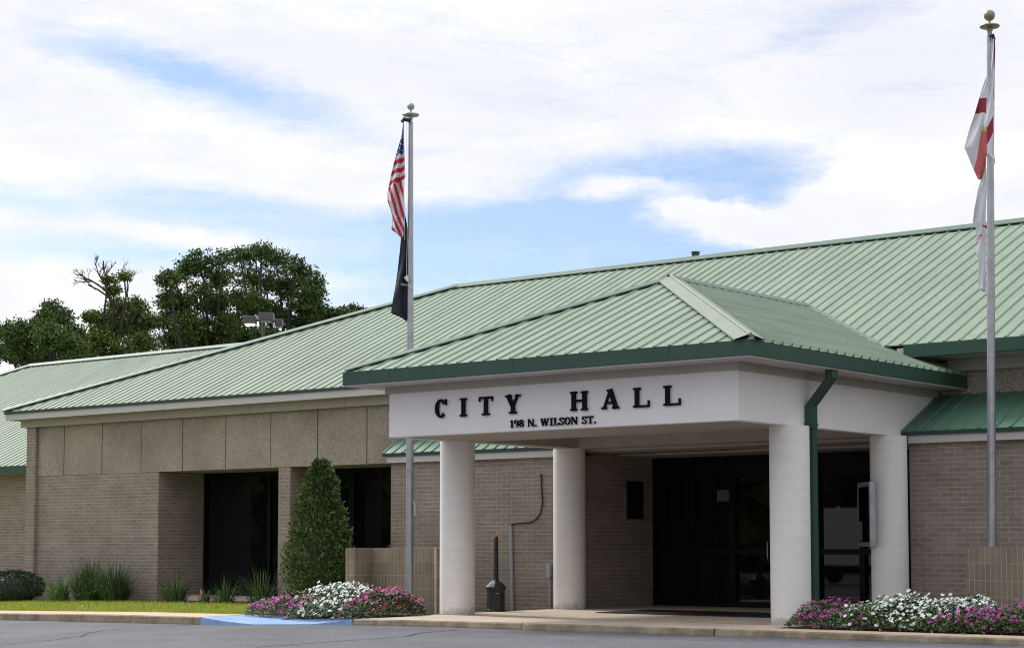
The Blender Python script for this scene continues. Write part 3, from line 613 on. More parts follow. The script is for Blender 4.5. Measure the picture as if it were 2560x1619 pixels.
for ch, l, r_, t_, b_ in (('C', 595, 667, 400, 489), ('I', 752, 795, 387, 482), ('T', 872, 960, 377, 474), ('Y', 1040, 1135, 366, 464), ('H', 1452, 1562, 345, 445), ('A', 1650, 1760, 331, 434), ('L', 1850, 1953, 321, 424), ('L', 2043, 2150, 309, 412)):
    m_ = (t_ + b_) / 2; A = LP(so_ + l / sx_, so_ + m_ / sx_); Bq = LP(so_ + r_ / sx_, so_ + m_ / sx_); zc_ = 3.385
    letter(ch, A.x, LP(so_ + (l + r_) / 2 / sx_, so_ + b_ / sx_).z, Bq.x - A.x, .30, .02, .018)
A = LP(so_ + 1070 / sx_, so_ + 549 / sx_); Bq = LP(so_ + 1612 / sx_, so_ + 527 / sx_); zb = (A.z + Bq.z) / 2; hh = LP(so_ + 1340 / sx_, so_ + 492 / sx_).z - LP(so_ + 1340 / sx_, so_ + 539 / sx_).z
adv = [('1', .38), ('9', .52), ('8', .54), (' ', .30), ('N', .74), ('.', .2), (' ', .30), ('W', 1.0), ('I', .40), ('L', .56), ('S', .52), ('O', .66), ('N', .74), (' ', .34), ('S', .54), ('T', .66), ('.', .2)]
TS = (.20, .085); gap = .10; tot = sum(a_ for _, a_ in adv) + gap * (len(adv) - 1); k_ = (Bq.x - A.x) / (tot * hh); x = A.x
for ch, wd in adv:
    if ch != ' ': letter(ch, x, zb, wd * hh * k_, hh * (1 if ch != '.' else 1), .02, .012, 'address_character')
    x += (wd + gap) * hh * k_
# downspout on the side of the beam
s = MB(); GX = gx1 - .04
yd = atx(2087, 920, GX).y; yd2 = atx(2026, 1015, X1 + .06).y
def pipe(mb, pts, wx, wy_):
    for p, q in zip(pts, pts[1:]):
        p, q = Vector(p), Vector(q); a_ = [(-wx, -wy_), (wx, -wy_), (wx, wy_), (-wx, wy_)]
        i = len(mb.v)
        for c_ in (p, q): mb.v += [(c_.x + u_, c_.y + v_, c_.z) for u_, v_ in a_]
        for f_ in ((0, 1, 5, 4), (1, 2, 6, 5), (2, 3, 7, 6), (3, 0, 4, 7), (3, 2, 1, 0), (4, 5, 6, 7)): mb.f.append(tuple(i + n_ for n_ in f_)); mb.m.append(0)
zt_ = atx(2026, 1015, X1 + .06).z
pipe(s, [(GX - .06, yd, ZGB - .0), (GX - .06, yd, ZGB - .14)], .06, .085); pipe(s, [(GX - .06, yd, ZGB - .14), (X1 + .07, yd2, zt_)], .06, .085); pipe(s, [(X1 + .07, yd2, zt_), (X1 + .07, yd2, H - .02)], .062, .085)
xd2, yd3 = X1 + .065, yd2 + .03
pipe(s, [(xd2, yd3, H + .02), (xd2, yd3, .22)], .052, .07); pipe(s, [(xd2, yd3, .22), (xd2 + .14, yd3 - .05, .06)], .052, .07)
pipe(s, [(X1 + .07, yd2, H + .02), (X1 + .07, yd2, H + .06)], .07, .095); pipe(s, [(xd2, yd3, .60), (xd2, yd3, .62)], .056, .074)
part(s, 'downspout', 'green')
# conduit, cable, box on the bay wall
yw = YA - .035
A = aty(1277, 1313, yw); Bc = aty(1281, 1526, yw)
s = MB(); s.tube([(Bc.x, yw, -.1), (A.x, yw, A.z)], .036, 14); s.lathe([(.041, 0), (.041, .05)], (A.x, yw, A.z - .12), 14); part(s, 'conduit', 'grey', smooth=True, sharp=40)
s = MB(); pts = [aty(u, v, YA - .025) for u, v in ((1278, 1313), (1284, 1309), (1300, 1307), (1325, 1305), (1338, 1299), (1350, 1284), (1355, 1266), (1356, 1250), (1354, 1220), (1353, 1187))]
s.tube(pts, .014, 8); s.lathe([(.022, -.02), (.022, .02)], tuple(pts[-1]), 10); part(s, 'cable', 'plastic', smooth=True)
A = aty(1373, 1425, YA - .05)
s = MB(); hw, hz_ = .055, .145; cap_ = [(A.x + hw * math.cos(R(t)), YA - .09, A.z + (hz_ - hw) + hw * math.sin(R(t))) for t in range(0, 181, 20)] + [(A.x + hw * math.cos(R(t)), YA - .09, A.z - (hz_ - hw) + hw * math.sin(R(t))) for t in range(180, 361, 20)]
s.prism(list(reversed(cap_)), (0, .08, 0)); s.tube([(A.x + .01, YA - .04, A.z - hz_), (A.x + .01, YA - .04, -.1)], .022, 10); part(s, 'junction_box', 'grey')
# dark band behind
# notice case on column four
nrm = Vector((-.72, -.69, 0)).normalized(); dr = Vector((-nrm.y * -1, nrm.x * 1, 0)); dr = Vector((-.695, .719, 0)).normalized()
cc = Vector((W, DC, 0)) + nrm * (RC + .075); z0c, z1c = 1.17, 2.235
def obox(mb, c_, hw, hd, z0, z1):
    P = [c_ - dr * hw - nrm * hd, c_ + dr * hw - nrm * hd, c_ + dr * hw + nrm * hd, c_ - dr * hw + nrm * hd]
    mb.prism([(p.x, p.y, z0) for p in P], (0, 0, z1 - z0))
s = MB(); obox(s, cc, .36, .042, z0c, z1c); nc = part(s, 'notice_case', 'alu', bevel=.004)
s = MB(); obox(s, cc + nrm * .050, .285, .004, z0c + .08, z1c - .08); s.build('case_glass', 'glass', nc)
s = MB(); fr = cc + nrm * .048; 
for sx2 in (-1, 1): obox(s, fr + dr * sx2 * .33, .03, .008, z0c, z1c)
obox(s, fr, .299, .008, z0c, z0c + .07); obox(s, fr, .299, .008, z1c - .07, z1c); s.build('case_frame', 'alu', nc)
s = MB(); obox(s, cc + nrm * .057 + dr * .17, .08, .001, z0c + .1, z0c + .42); s.build('case_notice', 'paper', nc)
# floor mat under the canopy
pts = [atz(u, v, .004) for u, v in ((1452, 1540), (1655, 1543), (1990, 1531), (1990, 1522), (1926, 1522))]
s = MB(); s.prism([(1.6, 1.9, .004), (5.2, 1.9, .004), (5.2, 3.6, .004), (1.6, 3.6, .004)], (0, 0, .012))
MATOBJ = s
# ---- wing at the far left
s = MB(); wy2 = 6.0; G1 = aty(30, 1164, wy2 - .45); G2 = aty(30, 1183, wy2 - .45)
s.box(-45, -18.25, wy2, wy2 + .3, -.8, G2.z); part(s, 'wing_wall', 'brick')
s = MB(); s.box(-45, -18.25, wy2 - .5, wy2 - .4, G2.z, G1.z); part(s, 'gutter', 'green')
s = MB(); s.box(-45, -18.25, wy2 - .4, wy2, G2.z, G2.z + .03); part(s, 'eave_soffit', 'fascia')
d0 = ray(77, 915); t0 = (G1.z - CZ + .47 * (CY - (wy2 - .5))) / (d0.z - .47 * d0.y); ap = Vector((CX, CY, CZ)) + d0 * t0
wz = G1.z
print('wing ridge', ap, 'eave', G1)
s = MB(); ey2 = wy2 - .5; L2 = (ap.y - ey2) * math.hypot(1, .47); hx = ap.x - (ap.y - ey2)
roof_face(s, Vector((hx, ey2, wz)), (1, 0, 0), (0, 1, .47), [(0, 0), (-10 - hx, 0), (-10 - hx, L2), (ap.x - hx, L2)], first=.1)
s.prism([(hx, ey2, wz), (ap.x, ap.y, ap.z), (hx, 2 * ap.y - ey2, wz)], (0, 0, -.02)); part(s, 'wing_roof', 'roof')
s = MB(); capstrip(s, (ap.x - .1, ap.y, ap.z), (-10, ap.y, ap.z), .17, ((0, -1, -.47), (0, 1, -.47))); capstrip(s, (hx, ey2, wz), (ap.x, ap.y, ap.z), .17, ((.7, -.7, -.3), (-.7, .7, -.3))); part(s, 'wing_cap', 'cap')
# unseen core block added so that no light leaks through the recesses
s = MB(); s.box(-18.0, 34, GY + .31, 16.5, -.6, 4.3); part(s, 'light_block_core', 'brick')
# the mat
mo_ = tag(MATOBJ.build('door_mat', 'plastic'), 'long flat black entrance mat lying on the pavement under the canopy', 'mat')
# ------------------------------------------------------------------ brick screens by the poles
def screen(pts, z0, z1, th, label):
    root = empty('brick_screen_wall', (pts[0][0], pts[0][1], z0), label, 'wall', 'low brick screens beside the flagpoles')
    for k in range(len(pts) - 1):
        s = MB(); p, q = Vector((*pts[k], 0)), Vector((*pts[k + 1], 0)); t = (q - p).normalized(); q = q - t * (.006 if k + 2 < len(pts) else 0); p = p + t * (.004 if k else 0); n_ = Vector((-t.y, t.x, 0)) * th
        P = [p, q, q + n_, p + n_]; s.prism([(a_.x, a_.y, z0 - .3) for a_ in P], (0, 0, z1 - z0 + .3)); o = s.build('wall_section', 'soldier', root)
        ul = o.data.uv_layers[0]                     # run the bricks along each section
        for po in o.data.polygons:
            for li in po.loop_indices:
                v_ = Vector(s.v[o.data.loops[li].vertex_index]); ul.data[li].uv = ((v_ - p).dot(t) + k * .3 if abs(po.normal.dot(t)) < .5 else (v_ - p).dot(n_) / th, v_.z - z1)
    return root
yb = 1.7
q1, q2 = aty(930, 1400, yb).x, aty(1085, 1400, yb).x
p0 = aty(886, 1400, yb - .62)
screen([(p0.x, p0.y), (q1, yb), (q2, yb), (q2 + .45, yb - .45)], -.1, aty(1000, 1369, yb).z, .2, 'low faceted brick screen of upright bricks behind the left flagpole')
q = aty(2413, 1366, 2.35)
screen([(q.x + .0, 3.0), (q.x, 2.35), (q.x + 2.6, 2.35), (q.x + 3.2, 2.95)], 0, q.z, .2, 'low brick screen of upright bricks standing in front of the right flagpole base')
# ------------------------------------------------------------------ flagpoles
def flagpole(base, topp, r0, r1, ballr, ballm, label, ballc):
    root = empty('flagpole', base, label, 'flagpole', 'flagpoles by the entrance')
    s = MB(); topz = topp.z; B0 = Vector(base); s.tube([(base[0], base[1], base[2] - .2)] + [B0.lerp(topp, k / 10) for k in range(1, 11)], [r0] + [lerp(r0, r1, (k / 10) ** 1.3) for k in range(1, 11)], 24); s.build('pole', 'alu', root, smooth=True, sharp=50)
    s = MB(); s.lathe([(r1 * .75, 0), (r1 * .75, .07), (r1 * 1.0, .07), (r1 * 1.0, .1), (.15, .125), (.16, .14), (.15, .155), (.02, .17), (.015, .24)], tuple(topp), 28); s.build('truck', 'ballg' if ballm == 'ballg' else 'gold', root, smooth=True, sharp=40)
    s = MB(); n_ = 14; s.lathe([(max(.001, ballr * math.sin(math.pi * k / n_)), -ballr * math.cos(math.pi * k / n_)) for k in range(n_ + 1)], (topp.x, topp.y, topz + ballc), 28); s.build('ball', ballm, root, smooth=True)
    return root
bl_ = atd(1024.5, 1357, 33.5); fl = flagpole((bl_.x, bl_.y, -.1), atd(1027, 306, 33.5), .075, .044, .07, 'ballg', 'weathered grey flagpole with small grey ball, left of the canopy', .30)
br_ = atd(2477, 1357, 28.7); fr_ = flagpole((br_.x, br_.y, 0), atd(2474.5, 88, 28.7), .075, .048, .09, 'gold', 'bright flagpole with gold ball in front of the right brick wall', .32)
# halyards and cleat
RT2 = Vector((RT.x, RT.y, 0)).normalized(); FW2 = Vector((FW.x, FW.y, 0)).normalized()
def hal(root, base, pts, d_, r_=.006):
    s = MB(); s.tube([atd(u, v, d_) for u, v in pts], r_, 5); s.build('halyard', 'fwh', root)
hal(fl, bl_, [(1008, 305), (1011, 420), (1012, 600)], 33.35, .004); hal(fl, bl_, [(1017, 305), (1018, 600), (1016, 690)], 33.35, .004)
s = MB(); s.tube([atd(u, v, 33.4) for u, v in ((1027, 302), (1010, 298), (1005, 306))], .04, 8); s.build('pulley', 'plastic', fl)
s = MB(); s.tube([atd(u, v, 33.35) for u, v in ((1035, 1252), (1038, 1262), (1037, 1280), (1039, 1288))], .022, 6); s.build('cleat', 'ballg', fl)
s = MB(); s.tube([atd(u, v, 28.6) for u, v in ((2474, 92), (2482, 88), (2485, 100))], .03, 8); s.build('pulley', 'plastic', fr_)
hal(fr_, br_, [(2485, 98), (2486, 200), (2484, 420)], 28.55)
# ------------------------------------------------------------------ flags
def cloth(name, ox, oy, scl_, left, right, d_, colour, mats, label, cat, nfold=3.0, amp=.07, ns=46, nt=150, lean=0, group=None, phase=0, skew=.0, marks=None, dfun=None):
    """left / right: tables (y, x) in the coordinates of an enlarged view; the sheet hangs in folds of real depth"""
    y0, y1 = left[0][0], left[-1][0]; s = MB(); G = []
    for j_ in range(nt + 1):
        t = j_ / nt; y = lerp(y0, y1, t); L_, R_ = interp(left, y), interp(right, y); row = []
        for i in range(ns + 1):
            f = i / ns; x = lerp(L_, R_, f); wd = (R_ - L_) / scl_ / F_ * d_
            dep = amp * min(1, wd / .22) * math.sin(nfold * math.pi * f + phase + 2.2 * t) + .015 * math.sin(9 * f + 14 * t)
            if dfun: dep += dfun(f, t)
            u, v = ox + x / scl_, oy + y / scl_
            p = atd(u, v, d_ + lean) + FW2 * dep; row.append((p, x, y))
        G.append(row)
    for j_ in range(nt):
        for i in range(ns):
            a_, b_, c_, e_ = G[j_][i], G[j_][i + 1], G[j_ + 1][i + 1], G[j_ + 1][i]
            mx_, my_ = (a_[1] + c_[1]) / 2, (a_[2] + c_[2]) / 2; fL = (i + .5) / ns
            s.face([e_[0], c_[0], b_[0], a_[0]], colour(mx_, my_, fL))
    # weld
    keep = {}; nv = []; remap = []
    for v_ in s.v:
        k_ = (round(v_[0], 5), round(v_[1], 5), round(v_[2], 5))
        if k_ not in keep: keep[k_] = len(nv); nv.append(v_)
        remap.append(keep[k_])
    s.v = nv; F2 = []; M2 = []
    for f_, m_ in zip(s.f, s.m):
        q_ = []
        for i in f_:
            if remap[i] not in q_: q_.append(remap[i])
        if len(q_) > 2: F2.append(tuple(q_)); M2.append(m_)
    s.f = F2; s.m = M2
    root = None
    o = s.build(name, mats, None, smooth=True, uv=False); o.location = G[0][0][0]
    for v_ in o.data.vertices: v_.co -= G[0][0][0]
    so2 = o.modifiers.new('cloth', 'SOLIDIFY'); so2.thickness = .003
    return tag(o, label, cat, group)
def us(x, y, f):
    # canton on top, stripes curving down
    edge = 352 + (x - 205) * -.05
    if y < edge:
        for sx3, sy3 in ((237, 262), (232, 296), (242, 300), (226, 320), (240, 330), (214, 342), (247, 345)):
            if (x - sx3) ** 2 + (y - sy3) ** 2 < 16: return 1
        return 2
    if y < 500 + (250 - x) * .42:
        k_ = (y - edge + (x - 230) * .32) / 26.
        return 1 if int(math.floor(k_)) % 2 == 0 else 0
    if y < 705:
        c_ = x - 152 - (y - 520) * .30 + (y - 520) ** 2 * .00010
        k_ = int(math.floor(c_ / 17.)); return 0 if k_ % 2 == 0 else 1
    c_ = x - 175 - (y - 700) * .42; k_ = int(math.floor(c_ / 15.)); return 0 if k_ % 2 == 0 else 1
cloth('national_flag', 900, 230, 2.273, [(178, 246), (250, 236), (350, 207), (450, 180), (520, 165), (575, 154), (620, 156), (660, 172), (710, 184), (740, 182), (778, 177), (800, 205), (830, 238)],
      [(178, 249), (300, 252), (400, 256), (490, 259), (500, 250), (600, 249), (700, 254), (790, 251), (830, 242)], 33.45, us, ['frd', 'fwh', 'fbl'], 'limp striped flag with starred blue corner, upper flag on the left pole', 'flag', nfold=3.4, amp=.06)
def pow_(x, y, f): return 0
pf = cloth('black_flag', 900, 230, 2.273, [(690, 250), (800, 234), (900, 226), (1000, 214), (1100, 200), (1180, 186), (1255, 175), (1280, 235), (1315, 280)],
      [(690, 254), (760, 268), (860, 282), (1000, 289), (1060, 282), (1080, 286), (1200, 289), (1300, 289), (1318, 284)], 33.52, pow_, ['fblk'], 'black flag hanging limp below the striped flag on the left pole', 'flag', nfold=2.6, amp=.05, phase=.6)
def al(x, y, f):
    if 490 < y < 565 and x < 174 and x > 110: return 1
    if x < 174 and y > 560:
        if y < 655 and x > 148 and y > 632: return 3
        xl = 146 - (y - 650) * .17; xr_ = 176
        if y > 650 and x > xl: return 2
    if x >= 158:
        yy = 712 - (x - 160) * 1.9
        if yy - 45 < y < yy + 40: return 1
    if x > 209 and y < 500: return 1
    return 0
cloth('state_flag', 2380, 0, 2.0, [(385, 172), (480, 140), (560, 118), (650, 90), (735, 65), (800, 92), (870, 122), (898, 133)], [(385, 176), (480, 178), (600, 178), (735, 178), (830, 172), (880, 158), (899, 140)], 28.9, al, ['fwh', 'fcr', 'fsal', 'fgold'], 'white flag with dark red bands and salmon panel folding left behind the right pole', 'flag', nfold=2.2, amp=.05)
cloth('flag_fold', 2380, 0, 2.0, [(195, 205), (300, 199), (400, 190), (600, 165), (700, 157), (770, 158), (800, 200), (822, 209)], [(195, 215), (400, 213), (600, 208), (700, 210), (800, 214), (825, 211)], 28.52, al, ['fwh', 'fcr', 'fsal', 'fgold'], 'narrow hanging fold of the white and dark red flag wrapped around the pole front', 'flag', nfold=2.0, amp=.03)
def wf(x, y, f):
    if 1125 < y < 1138 and x > 150: return 1
    if 1168 < y < 1222 and abs(x - (126 + (y - 1222) * -.36)) < 6 and int(y / 5) % 2: return 1
    return 0
cloth('white_flag', 2380, 0, 2.0, [(840, 166), (950, 130), (1050, 112), (1110, 107), (1140, 122), (1200, 126), (1260, 122), (1320, 134), (1400, 134), (1445, 137), (1458, 160)], [(840, 171), (950, 174), (1110, 172), (1300, 172), (1440, 172), (1460, 170)], 28.88, wf, ['fwh', 'frd'], 'plain white flag with small red marks hanging lowest on the right pole', 'flag', nfold=2.0, amp=.04)
# letters on the black flag
def word(txt, u, v, size, rotdeg, d_, m, parent):
    cu = bpy.data.curves.new('w', 'FONT'); cu.body = txt; cu.size = size; cu.extrude = .0008; to = bpy.data.objects.new('w', cu); sc.collection.objects.link(to)
    dg = bpy.context.evaluated_depsgraph_get(); me = bpy.data.meshes.new_from_object(to.evaluated_get(dg)); sc.collection.objects.unlink(to); bpy.data.objects.remove(to)
    me.materials.clear(); me.materials.append(MT[m]); o = bpy.data.objects.new('flag_lettering', me); sc.collection.objects.link(o)
    o.parent = parent; o.location = atd(u, v, d_) - parent.location; o.rotation_euler = (math.pi / 2, R(-rotdeg) * 1.0, -YAW); return o
word('GOTTEN', 1001, 712, .058, -14, 33.36, 'fwh', pf)
s = MB(); P_ = [atd(900 + x / 2.273, 230 + y / 2.273, 33.40) for x, y in ((250, 1052), (268, 1040), (276, 1055), (277, 1078), (262, 1072))]
o = s; s.prism(P_, tuple(FW2 * .002)); o = s.build('flag_emblem', 'fwh', None); o.parent = pf; o.location = -Vector(pf.location)
# ------------------------------------------------------------------ ash receptacle
P = atz(1240, 1527, 0); root = empty('smoking_receptacle', (P.x, P.y, 0), 'black plastic cigarette receptacle with tall narrow neck standing on the pavement', 'ash bin')
sc2 = 33.6 / F_          # metres per source pixel at that depth, close to .0070
dd = (P - Vector((CX, CY, CZ))).dot(FW); k_ = dd / F_
def hz(v): return (1531 - v) * k_
s = MB(); s.lathe([(25.5 * k_, 0), (26 * k_, .03), (24 * k_, .04), (23.5 * k_, hz(1480)), (25 * k_, hz(1479)), (25 * k_, hz(1474)), (24 * k_, hz(1473))], (P.x, P.y, 0), 10, ph=.2); s.build('drum', 'plastic', root, bevel=.004)
s = MB(); s.lathe([(26.5 * k_, hz(1474)), (26.5 * k_, hz(1470)), (20 * k_, hz(1463)), (8 * k_, hz(1454)), (6.6 * k_, hz(1450)), (5.0 * k_, hz(1350)), (5 * k_, hz(1347)), (3 * k_, hz(1344))], (P.x, P.y, 0), 10, ph=.2); s.build('neck', 'plastic', root)
s = MB(); Q = Vector((P.x, P.y, 0)) - FW2 * 24.5 * k_ + RT2 * 3 * k_; s.box(Q.x - .04, Q.x + .05, Q.y - .012, Q.y - .008, hz(1487), hz(1485)); s.build('sticker', 'alu', root)
# ------------------------------------------------------------------ plants
def leaf(mb, p, d_, n_, L, wd, mi=0):
    d_ = d_.normalized(); sd = d_.cross(n_); sd = sd.normalized() if sd.length > 1e-4 else d_.orthogonal().normalized(); m_ = p + d_ * L * .5
    mb.face([p, m_ + sd * wd, p + d_ * L, m_ - sd * wd], mi)
def rvec(r): 
    while 1:
        v_ = Vector((r.uniform(-1, 1), r.uniform(-1, 1), r.uniform(-1, 1)))
        if .05 < v_.length < 1: return v_.normalized()
# clipped conical holly
def holly():
    r = random.Random(5); c_ = aty(800, 1490, 2.3); bz = lawnz(c_.x, 2.3); dd = (c_ - Vector((CX, CY, CZ))).dot(FW); k_ = dd / F_
    root = empty('conical_holly', (c_.x, c_.y, bz), 'tall dark green clipped cone-shaped evergreen shrub in front of the brick pier', 'shrub')
    prof = [(0, 58), (.06, 78), (.2, 84), (.35, 80), (.5, 72), (.62, 60), (.7, 52), (.8, 44), (.88, 36), (.95, 24), (1, 9)]
    Ht = (1492 - 1124) * k_; s = MB()
    s.lathe([(rr * k_ * .55, t * Ht * .97) for t, rr in prof], (c_.x, c_.y, bz), 20); s.build('inner_foliage', 'shrub', root, smooth=True)
    s = MB()
    for k in range(11000):
        t = r.random() ** .9; th = r.uniform(0, 6.283); rr = interp(prof, t) * k_; rr *= 1 + .26 * fbm(math.cos(th) * 2.2, math.sin(th) * 2.2, t * 7) + .10 * fbm(math.cos(th) * 6, math.sin(th) * 6, t * 20) + .05 * math.sin(t * 37 + th * 3)
        rr *= r.uniform(.62, 1.04); p = Vector((c_.x + rr * math.cos(th), c_.y + rr * math.sin(th), bz + t * Ht + r.uniform(-.03, .03)))
        o_ = Vector((math.cos(th), math.sin(th), 1.1)); d_ = (o_ + rvec(r) * .9); leaf(s, p, d_, rvec(r), r.uniform(.06, .105), r.uniform(.016, .026))
    for k in range(40):                       # stray shoots
        t = r.uniform(.1, .98); th = r.uniform(0, 6.283); rr = interp(prof, t) * k_
        p = Vector((c_.x + rr * math.cos(th), c_.y + rr * math.sin(th), bz + t * Ht)); d_ = Vector((math.cos(th), math.sin(th), 1.2)).normalized(); L = r.uniform(.06, .15)
        for q in range(9): leaf(s, p + d_ * L * q / 9, d_ + rvec(r) * .8, rvec(r), .06, .014)
    s.build('foliage', 'holly', root, uv=False)
holly()
def round_shrub(u0, u1, v0, v1, y, label):
    r = random.Random(9); A, Bq = aty(u0, v1, y), aty(u1, v1, y); c_ = (A + Bq) / 2; dd = (c_ - Vector((CX, CY, CZ))).dot(FW); k_ = dd / F_; rx_ = (u1 - u0) / 2 * k_; Ht = (v1 - v0) * k_; bz = lawnz(c_.x, y)
    root = empty('round_shrub', (c_.x, c_.y, bz), label, 'shrub'); s = MB()
    s.lathe([(rx_ * .76 * math.sin(math.pi * (.18 + .82 * k / 8) * .98), Ht * .93 * (1 - math.cos(math.pi * k / 8)) / 2) for k in range(9)], (c_.x, c_.y, bz), 20); s.build('inner_foliage', 'shrub', root, smooth=True); s = MB()
    for k in range(9000):
        d_ = rvec(r); 
        if d_.z < -.5: continue
        f = 1 + .08 * fbm(d_.x * 2.5, d_.y * 2.5, d_.z * 2.5); f *= r.uniform(.86, 1.04); e = .82
        p = Vector((c_.x + d_.x * rx_ * f, c_.y + d_.y * rx_ * f, bz + Ht * .5 + abs(d_.z) ** e * math.copysign(1, d_.z) * Ht * .5 * f)); leaf(s, p, d_ + rvec(r) * .9, rvec(r), r.uniform(.04, .07), .012)
    s.build('foliage', 'shrub', root, uv=False)
round_shrub(-35, 106, 1427, 1502, 3.4, 'rounded clipped dark shrub at the far left edge of the lawn')
def clump(u, v, y, half, ht, n_, m, label, seed):
    r = random.Random(seed); c_ = aty(u, v, y); dd = (c_ - Vector((CX, CY, CZ))).dot(FW); k_ = dd / F_; bz = lawnz(c_.x, y); half *= k_ * 1.15; ht *= k_ * 1.5; s = MB()
    for k in range(int(n_ * .75)):
        th = r.uniform(0, 6.283); ou = r.random() ** .5; L = ht * r.uniform(.35, 1.15); sp_ = half * ou * r.uniform(.5, 1.5); b_ = Vector((c_.x + half * .6 * ou * math.cos(th), c_.y + half * .5 * ou * math.sin(th), bz)); wd = r.uniform(.006, .012)
        sd = Vector((-math.sin(th), math.cos(th), 0)); P = []
        dx_, dy_ = math.cos(th + r.uniform(-.4, .4)), math.sin(th + r.uniform(-.4, .4)); droop = r.uniform(.05, .85) * ou ** .6
        for q in range(6):
            t = q / 5; P.append(b_ + Vector((dx_ * sp_ * t ** 1.3, dy_ * sp_ * t ** 1.3, L * (t - droop * t ** 2.6))))
        s.v_ = 0
        for q in range(5):
            w0, w1 = wd * (1 - (q / 5) ** 2), wd * (1 - ((q + 1) / 5) ** 2) + .0004; i = len(s.v)
            if q == 0: s.v += [tuple(P[0] - sd * w0), tuple(P[0] + sd * w0)]; i = len(s.v)
            s.v += [tuple(P[q + 1] - sd * w1), tuple(P[q + 1] + sd * w1)]; s.f.append((i - 2, i - 1, i + 1, i)); s.m.append(0)
    o = s.build('ornamental_grass', m, None, uv=False); o.location = (c_.x, c_.y, bz)
    for v_ in o.data.vertices: v_.co -= Vector((c_.x, c_.y, bz))
    return tag(o, label, 'grass clump', 'ornamental grass clumps along the wall')
clump(150, 1497, 3.3, 34, 52, 420, 'clumpl', 'pale green grass clump beside the round shrub, smallest of the leafy ones', 1)
clump(222, 1497, 3.6, 50, 84, 850, 'clump', 'tall dense dark grass clump, left half of the biggest tuft on the lawn edge', 2)
clump(285, 1498, 3.6, 52, 80, 850, 'clump', 'tall dense dark grass clump, right half of the biggest tuft on the lawn edge', 3)
clump(438, 1500, 3.6, 46, 62, 260, 'clump', 'sparse arching grass clump at the left window recess corner', 4)
clump(512, 1500, 3.6, 20, 36, 60, 'clump', 'very thin low grass tuft beside the small orange flag', 5)
clump(560, 1501, 3.6, 38, 50, 200, 'clump', 'low sparse grass clump in front of the dark window centre', 6)
clump(655, 1502, 3.6, 52, 72, 200, 'clump', 'tall thin wispy grass clump beside the narrow brick pier', 8)
# little orange marker flag
P = aty(500, 1500, 3.3); root = empty('marker_flag', (P.x, P.y, lawnz(P.x, 3.3)), 'tiny orange utility marker flag on a wire among grass clumps', 'flag')
s = MB(); zt_ = aty(500, 1470, 3.3).z; s.tube([(P.x, P.y, -.2), (P.x, P.y, zt_)], .003, 5); s.build('wire', 'alu', root)
s = MB(); s.prism([(P.x, P.y, zt_), (P.x + .02, P.y, zt_ - .17), (P.x + .11, P.y - .02, zt_ - .08)], (0, .003, 0)); s.build('pennant', 'orange', root)
# flower beds
def flowers(pts, hfun, col, nleaf, nfl, label, seed, leaffun=None, cols=None, size=.030):
    """pts: list of (x, y, r, h) mounds"""
    r = random.Random(seed); c_ = pts[0]; root = empty('flowering_plants', (c_[0], c_[1], 0), label, 'flowers', 'bedding flowers along the kerb')
    def surf(x, y):
        z = 0
        for (px, py, rr, h) in pts:
            q = ((x - px) ** 2 + (y - py) ** 2) / rr ** 2
            if q < 1: z = max(z, h * (1 - q) ** .45)
        return z * (1 + .28 * fbm(x * 3.1, y * 3.1, seed))
    s = MB(); fl_ = MB()
    tw = sum(p[2] ** 2 for p in pts)
    def pick():
        q = r.random() * tw
        for p in pts:
            q -= p[2] ** 2
            if q <= 0: break
        a_ = r.uniform(0, 6.283); d_ = p[2] * r.random() ** .5; return p[0] + d_ * math.cos(a_), p[1] + d_ * math.sin(a_)
    for k in range(nleaf):
        x, y = pick(); zt2 = surf(x, y)
        if zt2 < .02: continue
        bz = hfun(x, y); z = bz + zt2 * (r.random() ** .35) * 1.0; d_ = Vector((r.uniform(-1, 1), r.uniform(-1, 1), r.uniform(.0, .9))); leaf(s, Vector((x, y, z)), d_, Vector((r.uniform(-.5, .5), r.uniform(-.5, .5), 1)).cross(d_).cross(d_) * -1, r.uniform(.04, .07), r.uniform(.011, .018))
    for k in range(nfl):
        x, y = pick(); zt2 = surf(x, y)
        if zt2 < .05: continue
        lift = r.choice((0, 0, .01, .04)) + (.10 if r.random() < .03 else 0)
        f = r.random() ** .5 if r.random() < .5 else 1
        p = Vector((x, y, hfun(x, y) + zt2 * f + lift)); n_ = Vector((r.uniform(-.6, .6), r.uniform(-1.1, .1), r.uniform(.5, 1.1))).normalized(); a_ = n_.orthogonal().normalized(); b_ = n_.cross(a_); R_ = size * r.uniform(.65, 1.1); mi = 0
        if cols: mi = 0 if r.random() < cols else 1
        i0 = len(fl_.v); fl_.v.append(tuple(p))
        for q in range(5):
            t = 6.283 * q / 5 + r.uniform(-.1, .1)
            for dt, rr, hh_ in ((-.5, .75, .004), (-.22, 1, .008), (.22, 1, .008), (.5, .75, .004)): fl_.v.append(tuple(p + (a_ * math.cos(t + dt) + b_ * math.sin(t + dt)) * R_ * rr + n_ * hh_))
            b0 = i0 + 1 + q * 4; fl_.f.append((i0, b0, b0 + 1, b0 + 2, b0 + 3)); fl_.m.append(mi)
        if r.random() < .35:
            for q in range(3): leaf(s, p - n_ * .02, Vector((r.uniform(-1, 1), r.uniform(-1, 1), .3)), Vector((0, 0, 1)), .05, .014)
    s.build('leaves', 'bed', root, uv=False); fl_.build('blossoms', col, root, uv=False)
def bedz(x, y): return slabz(max(x, 6), y) if x > 5 else lawnz(x, y) + 0 if x < 5 else 0
def U(u, y): return aty(u, 1500, y).x
